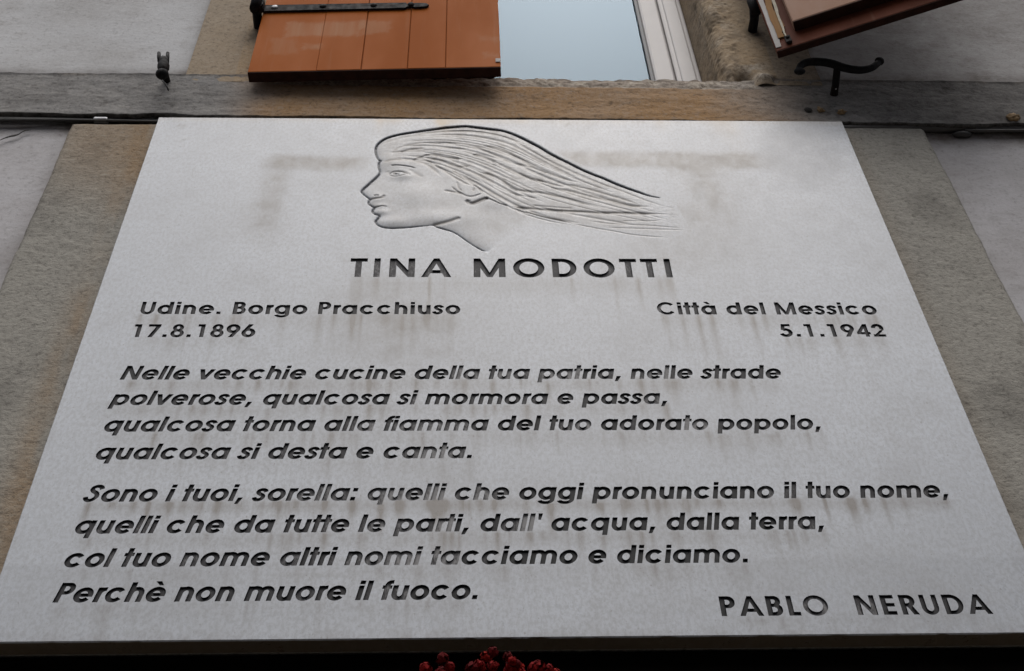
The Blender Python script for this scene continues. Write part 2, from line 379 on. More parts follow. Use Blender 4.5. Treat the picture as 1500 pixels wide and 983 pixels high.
# ---- window surround: rough stone jambs, profile (reveal, rounded arris, face) drawn up
def make_jamb(side, xa, xface, xback, seed, rough):
    yback = .125; rad = .022
    prof = [(xback+(xa-xback)*k/40, yback-(yback-YB-rad)*k/40) for k in range(41)]
    for k in range(1, 17):
        a = math.pi/2*k/16
        prof.append((xa+side*rad*(1-math.cos(a)), YB+rad-rad*math.sin(a)))
    n2 = 80; x1 = prof[-1][0]
    prof += [(x1+(xface-x1)*k/n2, YB) for k in range(1, n2+1)]
    prof = np.array(prof); npf = len(prof)
    d = np.gradient(prof, axis=0); nrm = np.stack([d[:, 1], -d[:, 0]], 1)*side; nrm /= np.linalg.norm(nrm, axis=1)[:, None]+1e-9
    if nrm[-1][1] > 0: nrm = -nrm
    zs = np.r_[np.linspace(1.345, 1.80, 260), np.linspace(1.802, 2.95, 120)]
    s = np.cumsum(np.r_[0, np.linalg.norm(np.diff(prof, axis=0), axis=1)])
    S, Zz = np.meshgrid(s, zs, indexing='ij')
    sa = s[48]
    edge = np.exp(-((S-sa)/.055)**2)
    disp = (.35+.65*(S > sa-.03))*1.0*(fbm(S*16, Zz*14, 4, seed)-.5)*.005*rough*(.2+edge)+(fbm(S*34, Zz*30, 3, seed+1)-.55)*.0032*rough*(.10+edge)+(fbm(S*110, Zz*110, 3, seed+2)-.5)*.0030*rough*(.25+edge)
    pale = .45*edge*sstep(.5, .68, fbm(S*34, Zz*30, 4, seed+3))*rough
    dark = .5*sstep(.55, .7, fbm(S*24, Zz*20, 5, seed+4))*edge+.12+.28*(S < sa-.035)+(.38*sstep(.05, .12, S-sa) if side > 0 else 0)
    if side > 0:      # broken foot of the right jamb
        hx = prof[:, 0][:, None]
        chip = np.exp(-(((hx-.497)/.020)**2+((Zz-1.372)/.030)**2)); disp = disp-.030*chip; dark = dark+.5*chip
        knob = np.exp(-(((hx-.532)/.022)**2+((Zz-1.366)/.020)**2)); disp = disp+.014*knob; pale = pale+1.0*knob
        rim = np.exp(-(((hx-.520)/.040)**2+((Zz-1.418)/.028)**2)); pale = pale+.75*rim*sstep(.35, .6, fbm(S*50, Zz*50, 4, seed+6))
        hole = np.exp(-(((hx-.557)/.007)**2+((Zz-1.362)/.012)**2)); dark = dark+.8*hole; disp = disp-.006*hole
    else:
        dark = dark+.7*np.exp(-(((prof[:, 0][:, None]+.51)/.022)**2+((Zz-1.55)/.035)**2))
    if side > 0: dark = dark+.8*np.exp(-(((prof[:, 0][:, None]-.548)/.020)**2+((Zz-1.57)/.03)**2))
    X = prof[:, 0][:, None]+nrm[:, 0][:, None]*disp; Y = prof[:, 1][:, None]+nrm[:, 1][:, None]*disp
    tint = np.clip(.25+.7*fbm(S*6, Zz*5, 4, seed+5)*(1.3-.8*(S > sa+.1)), 0, 1)
    V = np.stack([X.ravel(), Y.ravel(), Zz.ravel()], 1)
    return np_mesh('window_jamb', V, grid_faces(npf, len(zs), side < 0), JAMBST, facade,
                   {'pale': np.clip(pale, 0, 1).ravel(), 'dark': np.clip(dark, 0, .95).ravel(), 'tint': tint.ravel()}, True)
make_jamb(1, .460, .652, .446, 31, 1.0)
make_jamb(-1, -.430, -.633, -.416, 51, .55)
bm = bmesh.new(); add_box(bm, -.66, .66, YB, .4, 2.80, 3.05, .01); bm_mesh('window_lintel', bm, JAMBST, facade)

# ---- window: white frame, two casements, glass, blind
win = tag(bpy.data.objects.new('window', None)); COL.objects.link(win); win.parent = facade
def stepped(bm, x0, x1, z0, z1, y0, y1, steps):
    """one vertical or horizontal bar with moulded steps across its face"""
    add_box(bm, x0, x1, y0, y1, z0, z1, .003)
bm = bmesh.new()
ZB, ZT = 1.378, 2.80; XL, XR = -.415, .4455
for x0, x1, y0 in ((.390, XR, .118), (.4005, .4355, .1145), (XL, -.361, .118), (-.405, -.372, .1145)):
    add_box(bm, x0, x1, y0, .16, ZB, ZT, .004)
add_box(bm, -.36, .389, .119, .16, ZB, ZB+.055, .003); add_box(bm, -.36, .389, .119, .16, ZT-.055, ZT, .003)
bm_mesh('frame', bm, WHITEFRAME, win)
x0, x1, z0, z1 = -.3595, .3885, ZB+.057, ZT-.057
bm = bmesh.new()
for a, c in ((x0, x0+.047), (x1-.047, x1)):
    add_box(bm, a, c, .1155, .155, z0, z1, .006)
add_box(bm, x0+.0472, x1-.0472, .116, .155, z0, z0+.05, .004); add_box(bm, x0+.0472, x1-.0472, .116, .155, z1-.05, z1, .004)
bm_mesh('casement', bm, WHITEFRAME, win)
g0, g1 = x0+.0474, x1-.0474
for a, c in ((g0, g0+.007), (g1-.007, g1)):
    bm = bmesh.new(); add_box(bm, a, c, .121, .14, z0+.052, z1-.052); bm_mesh('glazing_bead', bm, GASKET, win)
bm = bmesh.new(); add_box(bm, g0+.0075, g1-.0075, .128, .132, z0+.0505, z1-.0505); bm_mesh('glass_pane', bm, GLASS, win)
bm = bmesh.new(); add_box(bm, -.35, .38, .1335, .136, ZB+.06, ZT-.06); bm_mesh('window_blind', bm, BLIND, win)

# ---- pintles let into the jambs
for x, z in ((-.513, 1.575), (.548, 1.578)):
    bm = bmesh.new()
    add_tube(bm, [(x, .03, z), (x, -.01, z), (x+(.001 if x < 0 else -.004), -.036, z+.001)], [.0105, .010, .0105], 10)
    xx = x+(.001 if x < 0 else -.004)
    add_tube(bm, [(xx, -.037, z-.022), (xx, -.037, z+.03), (xx, -.037, z+.042)], [.011, .0115, .007], 12)
    bm_mesh('shutter_pintle', bm, IRON, facade, True)

# ---- slab of sandstone behind the plaque, with the dark door head beneath
def make_panel():
    xs = np.linspace(-.8195, .8205, 250); zs = np.linspace(.004, 1.2, 190)
    x, z = np.meshgrid(xs, zs, indexing='ij')
    y = YP-(fbm(x*6, z*6, 5, 61)-.5)*.003-(fbm(x*60+z*40, z*60-x*25, 3, 62)-.5)*.0022
    rim = np.minimum(np.minimum(x+.8195, .8205-x), 1.2-z); y = y+.004*np.exp(-(rim/.004)**2)
    xj = x+np.where((np.abs(x) > .8), (fbm(z*12, z*0+1, 4, 63)-.5)*.006, 0)
    tint = np.exp(-((x+.668)/.03)**2)*.75*sstep(.35, .7, fbm(x*16, z*4, 4, 64))+.75*np.exp(-((x+.70)/.09)**2)*sstep(.85, 1.15, z)+.18*np.exp(-((x-.66)/.02)**2)
    tint = tint+.3*np.exp(-((x+.8)/.05)**2)*sstep(.9, 1.2, z)
    dark = .30*sstep(.55, .8, fbm(x*7, z*5, 5, 65))+.35*np.exp(-(rim/.004)**2)
    V = np.stack([xj.ravel(), y.ravel(), z.ravel()], 1)
    o = np_mesh('stone_face', V, grid_faces(len(xs), len(zs), True), PANELST, surround, {'tint': np.clip(tint, 0, 1).ravel(), 'dark': np.clip(dark, 0, .8).ravel()}, True)
    bm = bmesh.new(); add_box(bm, -.8185, .8195, YP+.006, YL+.03, .005, 1.1985, .003)
    add_box(bm, -.8185, -.66, YP, YL+.03, -Z0, .0035, .004); add_box(bm, .66, .8195, YP, YL+.03, -Z0, .0035, .004)
    bm_mesh('doorway_stone', bm, PANELST, surround)
surround = thing('stone_door_surround', 'grey brown sandstone slab and jambs behind and beneath the white plaque', 'stone surround', (0, 0, Z0))
make_panel()
head = thing('door_head', 'timber door head coloured black as deep shade directly beneath the white plaque', 'door head', (0, 0, Z0))
bm = bmesh.new(); add_box(bm, -.656, .656, .0505, .36, -.30, -.0006, .003); bm_mesh('beam', bm, BLACKWOOD, head)
bm = bmesh.new(); add_box(bm, -.652, .652, .031, .0495, -.07, .0025, .004); bm_mesh('moulding', bm, BLACKWOOD, head)
bm = bmesh.new(); add_box(bm, -.65, .65, .20, .26, -Z0, -.301, .004)
for k in range(6): add_box(bm, -.64+.216*k, -.64+.216*k+.2, .185, .199, -Z0+.1, -.35, .004)
bm_mesh('door', bm, BLACKWOOD, head)
from mathutils.geometry import delaunay_2d_cdt
# ---------------------------------------------------------------- lettering
def g_rect(x0, y0, x1, y1): return [(x0, y0), (x1, y0), (x1, y1), (x0, y1)]
def g_arc(cx, cy, rx, ry, wv, wh, a0, a1):
    n = max(6, int(abs(a1-a0)/9)); o = []; i = []
    for k in range(n+1):
        a = math.radians(a0+(a1-a0)*k/n); c, s = math.cos(a), math.sin(a)
        o.append((cx+rx*c, cy+ry*s)); i.append((cx+(rx-wv)*c, cy+(ry-wh)*s))
    return o+i[::-1]
def g_ring(cx, cy, rx, ry, wv, wh): return [g_arc(cx,cy,rx,ry,wv,wh,7,187), g_arc(cx,cy,rx,ry,wv,wh,187,367)]
def g_spine(pts, w):
    P = []
    for k in range(len(pts)-1):
        p0 = pts[max(0,k-1)]; p1 = pts[k]; p2 = pts[k+1]; p3 = pts[min(len(pts)-1,k+2)]
        for t in (0,.25,.5,.75):
            P.append(tuple(.5*(2*p1[i]+(p2[i]-p0[i])*t+(2*p0[i]-5*p1[i]+4*p2[i]-p3[i])*t*t+(3*p1[i]-p0[i]-3*p2[i]+p3[i])*t**3) for i in (0,1)))
    P.append(pts[-1]); Lf = []; Rt = []
    for k, p in enumerate(P):
        a = P[max(0,k-1)]; b = P[min(len(P)-1,k+1)]; dx, dy = b[0]-a[0], b[1]-a[1]; l = math.hypot(dx,dy) or 1
        hw = w/2*(1-.10*abs(dx)/l)
        Lf.append((p[0]-dy/l*hw, p[1]+dx/l*hw)); Rt.append((p[0]+dy/l*hw, p[1]-dx/l*hw))
    return Lf+Rt[::-1]
V, H = 150, 134
def lower_bowl(cx): return g_ring(cx, 273, 281, 285, V, H)
GRAVE = [(165,775),(325,775),(430,630),(318,630)]
S_UP = [(455,560),(400,650),(280,690),(165,640),(140,545),(215,450),(330,385),(385,290),(385,190),(300,85),(180,52),(80,120),(48,200)]
S_LO = [(375,400),(335,470),(225,500),(130,455),(130,365),(215,295),(310,235),(325,140),(255,60),(145,48),(75,95),(52,150)]
P_TOP = [g_rect(62,0,212,740), g_rect(150,618,322,740), g_rect(150,300,322,418), g_arc(320,520,208,220,V,H,-90,90)]
ARC_N = g_arc(300,300,243,262,V,H,0,180)
GLYPH = {
 'A': (740, [[(8,0),(160,0),(435,740),(305,740)], [(732,0),(580,0),(305,740),(435,740)], g_rect(205,150,535,262)]),
 'B': (580, [g_rect(62,0,212,740), g_rect(150,618,322,740), g_rect(150,330,332,446), g_rect(150,0,332,122), g_arc(320,546,186,194,V,H,-90,90), g_arc(326,222,216,222,V,H,-90,90)]),
 'C': (780, [g_arc(405,370,370,384,140,126,40,320)]),
 'D': (700, [g_rect(62,0,212,740), g_rect(150,618,312,740), g_rect(150,0,312,122), g_arc(310,370,348,370,140,122,-90,90)]),
 'E': (520, [g_rect(62,0,212,740), g_rect(150,618,472,740), g_rect(150,311,462,430), g_rect(150,0,472,122)]),
 'I': (280, [g_rect(71,0,209,740)]),
 'L': (440, [g_rect(62,0,212,740), g_rect(150,0,420,122)]),
 'M': (900, [g_rect(62,0,212,740), g_rect(690,0,838,740), [(62,740),(212,740),(512,0),(390,0)], [(838,740),(688,740),(388,0),(510,0)]]),
 'N': (740, [g_rect(62,0,212,740), g_rect(530,0,678,740), [(62,740),(218,740),(678,0),(522,0)]]),
 'O': (840, g_ring(420,370,384,384,140,126)),
 'P': (560, P_TOP),
 'R': (580, P_TOP+[[(250,340),(410,340),(568,0),(404,0)]]),
 'S': (520, [g_spine(S_UP,142)]),
 'T': (420, [g_rect(4,618,416,740), g_rect(141,0,279,740)]),
 'U': (640, [g_rect(58,262,196,740), g_rect(444,262,582,740), g_arc(320,265,262,279,138,124,180,360)]),
 'a': (660, lower_bowl(318)+[g_rect(462,0,610,547)]),
 'c': (640, [g_arc(324,273,284,285,V,H,38,322)]),
 'd': (660, lower_bowl(318)+[g_rect(462,0,610,740)]),
 'e': (640, [g_arc(322,273,284,285,V,H,-11,320), g_rect(90,210,602,322)]),
 'f': (280, [g_rect(72,0,222,570), g_arc(262,566,190,182,V,H,90,180), g_rect(261,626,306,748), g_rect(6,428,290,547)]),
 'g': (660, lower_bowl(318)+[g_rect(462,-12,610,547), g_arc(324,-8,284,196,134,114,-160,0)]),
 'h': (600, [g_rect(56,0,206,740), g_rect(393,0,543,302), ARC_N]),
 'i': (240, [g_rect(46,0,194,547), g_rect(46,615,194,740)]),
 'l': (240, [g_rect(46,0,194,740)]),
 'm': (940, [g_rect(56,0,206,547), g_rect(398,0,544,332), g_rect(738,0,884,332), g_arc(298,330,243,232,146,H,0,180), g_arc(643,330,241,232,146,H,0,180)]),
 'n': (600, [g_rect(56,0,206,547), g_rect(393,0,543,302), ARC_N]),
 'o': (640, g_ring(320,273,284,285,V,H)),
 'p': (660, [g_rect(50,-190,198,547)]+lower_bowl(342)),
 'q': (660, lower_bowl(318)+[g_rect(462,-190,610,547)]),
 'r': (320, [g_rect(56,0,206,547), g_arc(304,292,246,266,V,H,90,170), g_rect(303,436,322,558)]),
 's': (440, [g_spine(S_LO,134)]),
 't': (300, [g_rect(77,0,225,740), g_rect(4,428,296,547)]),
 'u': (600, [g_rect(57,245,207,547), g_rect(393,0,543,547), g_arc(300,247,243,262,V,H,180,360)]),
 'v': (560, [[(0,547),(162,547),(352,0),(208,0)], [(560,547),(398,547),(208,0),(352,0)]]),
 '.': (280, [g_rect(70,0,212,142)]),
 ',': (280, [[(92,142),(236,142),(150,-125),(52,-125)]]),
 ':': (280, [g_rect(70,0,212,142), g_rect(70,405,212,547)]),
 "'": (220, [[(58,740),(186,740),(160,478),(86,478)]]),
 '1': (560, [g_rect(238,0,376,740), g_rect(120,620,240,740)]),
 '7': (560, [g_rect(52,618,512,740), [(358,640),(512,640),(268,0),(112,0)]]),
 '8': (560, g_ring(280,545,200,210,128,114)+g_ring(280,214,246,228,134,118)),
 '9': (560, g_ring(280,492,258,258,V,H)+[[(534,440),(304,0),(142,0),(392,450)]]),
 '6': (560, g_ring(280,248,258,258,V,H)+[[(26,300),(256,740),(418,740),(168,290)]]),
 '5': (560, [g_rect(150,618,478,740), [(150,740),(278,740),(238,420),(98,400)], g_arc(258,238,262,252,V,H,-158,122)]),
 '4': (560, [g_rect(332,0,466,740), g_rect(20,140,540,258), [(332,740),(466,740),(178,250),(20,250)]]),
 '2': (560, [g_arc(280,510,234,242,V,H,-32,178), [(352,370),(480,385),(222,100),(48,60),(48,40)], g_rect(48,0,512,122)]),
 ' ': (280, []),
}
GLYPH['à'] = (660, GLYPH['a'][1]+[GRAVE]); GLYPH['è'] = (640, GLYPH['e'][1]+[GRAVE])
def embolden(pl, d):
    out = []; n = len(pl)
    for i in range(n):
        p, q, r = pl[i-1], pl[i], pl[(i+1) % n]
        a = (q[0]-p[0], q[1]-p[1]); b = (r[0]-q[0], r[1]-q[1])
        la = math.hypot(*a) or 1; lb = math.hypot(*b) or 1
        na = (a[1]/la, -a[0]/la); nb = (b[1]/lb, -b[0]/lb)
        m = (na[0]+nb[0], na[1]+nb[1]); k = max(.45, (m[0]**2+m[1]**2)/2)
        out.append((q[0]+m[0]/k*d, q[1]+m[1]/k*d))
    return out
_gc = {}
def glyph_tris(ch):
    """union of the strokes of one letter: vertices, triangles, outline edges (em/1000)"""
    if ch in _gc: return _gc[ch]
    vs = []; fs = []
    for pl in GLYPH[ch][1]:
        ar = sum(pl[i][0]*pl[(i+1)%len(pl)][1]-pl[(i+1)%len(pl)][0]*pl[i][1] for i in range(len(pl)))
        if ar < 0: pl = pl[::-1]
        pl = embolden(pl, 9)
        b = len(vs); vs += [mathutils.Vector(q) for q in pl]; fs.append(list(range(b, b+len(pl))))
    if not vs: _gc[ch] = ([], [], []); return _gc[ch]
    v, e, f, ov, oe, of = delaunay_2d_cdt(vs, [], fs, 0, 1e-3, True)
    tr = [t for t, o in zip(f, of) if o]
    cnt = {}
    for t in tr:
        for i in range(len(t)):
            a, b = t[i], t[(i+1) % len(t)]; k = (min(a,b), max(a,b)); cnt.setdefault(k, []).append((a,b))
    ed = [d[0] for d in cnt.values() if len(d) == 1]
    _gc[ch] = ([(p.x, p.y) for p in v], tr, ed)
    return _gc[ch]
def line_extent(text, size, track, slant):
    x = 0; lo = 1e9; hi = -1e9
    for ch in text:
        v = glyph_tris(ch)[0]
        if v:
            lo = min(lo, x+min(p[0]+slant*p[1] for p in v)*size/1000); hi = max(hi, x+max(p[0]+slant*p[1] for p in v)*size/1000)
        x += GLYPH[ch][0]*size/1000+track
    return lo, hi
# ================================================================ the memorial plaque
W2, HP, TH = .65, 1.179, .0245
plaque = thing('memorial_plaque', 'white marble memorial plaque with incised woman in profile and black Italian lettering', 'plaque', (0, 0, Z0))
# text, size mm, slant, first and last ink x, baseline z, streak strength, streak length, wear per letter (0 fresh .. 9 worn off)
LINES = [
 ("TINA MODOTTI", 64.9, 0, -260, 263, 696, .42, 62, "5555 4445554"),
 ("Udine. Borgo Pracchiuso", 39.4, 0, -575, -81, 603, .34, 46, "423343 44444 3333333445"),
 ("17.8.1896", 39.4, 0, -576, -392, 549, .16, 30, "444444444"),
 ("Città del Messico", 39.4, 0, 228, 576, 602.5, .34, 46, "64444 344 4334444"),
 ("5.1.1942", 39.4, 0, 411, 576, 549.5, .2, 34, "33333333"),
 ("Nelle vecchie cucine della tua patria, nelle strade", 39.4, .2, -575, 396, 455, .42, 40, "34410 4444444 333344 45576 476 6670050 56855 444444"),
 ("polverose, qualcosa si mormora e passa,", 39.4, .2, -580, 219, 402, .34, 34, "4444444433 44444333 45 2354354 5 421062"),
 ("qualcosa torna alla fiamma del tuo adorato popolo,", 39.4, .2, -576, 432, 349, .30, 44, "44444444 54444 4556 455665 002 356 0505077 4443443"),
 ("qualcosa si desta e canta.", 39.4, .2, -576, -64, 296, .14, 36, "44444555 43 44444 4 457763"),
 ("Sono i tuoi, sorella: quelli che oggi pronunciano il tuo nome,", 39.4, .2, -576, 578, 220, .60, 30, "4444 4 44443 44566650 676788 576 0000 00001232035 55 454 44443"),
 ("quelli che da tutte le parti, dall' acqua, dalla terra,", 39.4, .2, -574, 397, 166, .38, 36, "455555 244 44 44454 56 647800 25795 000010 02222 022453"),
 ("col tuo nome altri nomi tacciamo e diciamo.", 39.4, .2, -575, 287, 112, .20, 40, "445 544 5444 51545 5678 66040000 0 00020330"),
 ("Perchè non muore il fuoco.", 39.4, .2, -575, -58, 58, .18, 36, "444444 444 40544 14 650010"),
 ("PABLO  NERUDA", 39.4, 0, 240, 577, 29.5, .20, 20, "22246  533444"),
]
STREAKS = []      # x, z of the letter's foot, strength, length, half width (mm)
rs = random.Random(5)
placed = []       # per line: list of (vertices mm, triangles, outline edges, wear)
for tx, size, sl, x0, x1, zb, ss, sln, wr in LINES:
    lo, hi = line_extent(tx, size, 0, sl); tr = (x1-x0-(hi-lo))/(len(tx)-1)
    lo, hi = line_extent(tx, size, tr, sl); x = x0-lo; row = []
    for k, ch in enumerate(tx):
        v, t, e = glyph_tris(ch)
        if v:
            P = [(x+(p[0]+sl*p[1])*size/1000, zb+p[1]*size/1000) for p in v]
            row.append((P, t, e, int(wr[k]), tx[:k].count('  ' if '  ' in tx else ' ') if size > 50 or '  ' in tx else 0))
            xa = min(p[0] for p in P); xb = max(p[0] for p in P)
            foot = zb-(.19*size if ch in 'gpq' else 0)
            for q in range(rs.choice((0, 1, 1, 2, 2))):
                STREAKS.append((rs.uniform(xa+1, xb-1), foot-1, ss*rs.uniform(.25, 1.6), sln*rs.uniform(.4, 1.5)*(1.7 if zb > 590 else 1.1), rs.uniform(2.2, 5.5)))
        x += GLYPH[ch][0]*size/1000+tr
    placed.append(row)
def plaque_dirt(x, z):
    """grime, rust and painted reflections on the stone at points in mm"""
    g = np.zeros_like(x); sm = np.zeros_like(x)
    for sx, sz, k, L, hw in STREAKS:
        m = (np.abs(x-sx) < hw*3.2) & (z < sz+3) & (z > sz-L*1.5)
        if not m.any(): continue
        d = (sz-z[m])/L; wv = hw*(1+.35*np.clip(d, 0, 2))
        g[m] += k*np.exp(-((x[m]-sx)/wv)**2)*sstep(-.08, .06, d)*(1-sstep(.05, 1.45, d))
    for tx, size, sl, x0, x1, zb, ss, sln, wr in LINES:        # a veil of dirt under each line
        inx = sstep(x0-6, x0+20, x)*(1-sstep(x1-15, x1+8, x))
        d = (zb-z)/(sln*.8); g += .65*ss*inx*sstep(-.5, .45, d)*(1-sstep(.3, 1.3, d))*(.5+fbm(x/26, z/60, 3, 71))
    n1 = fbm(x/70, z/70, 5, 72); n2 = fbm(x/18, z/28, 4, 73)
    # ghost of an older fixing: a horizontal smear either side of the head and a faint run down the left
    e = (n1-.5)*40
    gh = .75*sstep(992, 1018, z+e*.6)*(1-sstep(1030, 1058, z+e*.5))*sstep(-452, -412, x+e*.8)*(1-sstep(-275, -225, x))*(.45+.75*np.exp(-((x+400)/45)**2)+.35*np.exp(-((x+290)/40)**2))
    gh += .60*sstep(1002, 1030, z+e*.5)*(1-sstep(1050, 1080, z+e*.4))*sstep(40, 150, x)*(1-sstep(430, 520, x+e*.8))
    gh += .40*np.exp(-((x+408+e*.8)/24)**2)*sstep(760, 860, z)*(1-sstep(1000, 1030, z))
    gh += .36*np.exp(-((x-350-(1000-z)*.05+e)/42)**2)*sstep(820, 930, z)*(1-sstep(1010, 1040, z))
    gh += .20*np.exp(-((x-310+e)/90)**2)*sstep(690, 760, z)*(1-sstep(850, 920, z))
    gh += .22*np.exp(-((x+180+e)/120)**2)*sstep(470, 520, z)*(1-sstep(620, 690, z))
    sm += 1.5*gh*(.3+1.2*n2)*(.6+.8*n1)
    sm += .10*sstep(.5, .75, n1)
    sm += .13*np.exp(-((x+150)/110)**2)*sstep(190, 240, z)*(1-sstep(280, 330, z))*n2*1.5
    g += .25*sstep(18, 0, z)*sstep(.35, .7, n2)
    for a, b, rr in ((-598, 1147, 5), (-592, 1098, 4), (-606, 1150, 3), (120, 1160, 5)):
        g += .6*np.exp(-(((x-a)+(z-b)*-.5)/(rr*.9))**2-((z-b)/(rr*1.3))**2)
    ru = .0*x
    for a, k, L, hw in ((-215, .30, 34, 26), (-118, .62, 46, 10), (-106, .45, 60, 22), (-60, .25, 30, 40), (20, .2, 24, 40), (-350, .12, 22, 60), (300, .18, 50, 14), (410, .22, 60, 24), (430, .15, 150, 20), (-235, .2, 60, 8), (150, .15, 26, 60)):
        d = (HP*1000-z)/L; ru += k*np.exp(-((x-a)/hw)**2)*(1-sstep(.1, 1.2, d))*(.5+n2)
    ru += .16*sstep(-24, -4, z-HP*1000)*(.3+1.2*n2)
    dp = .25*sstep(0, 8, 122+(n1-.5)*6-z)*(.35+.65*sstep(200, 420, np.abs(x+40)))  # lower zone: reflection painted as darker stone
    dp += .9*np.exp(-(np.hypot((x-545)/78, (z-1060)/118)**6))*(.6+.6*n1)  # upper right: grey reflection painted onto the face
    return np.clip(g, 0, .9), np.clip(sm, 0, .8), np.clip(ru, 0, .8), np.clip(dp, 0, 1)
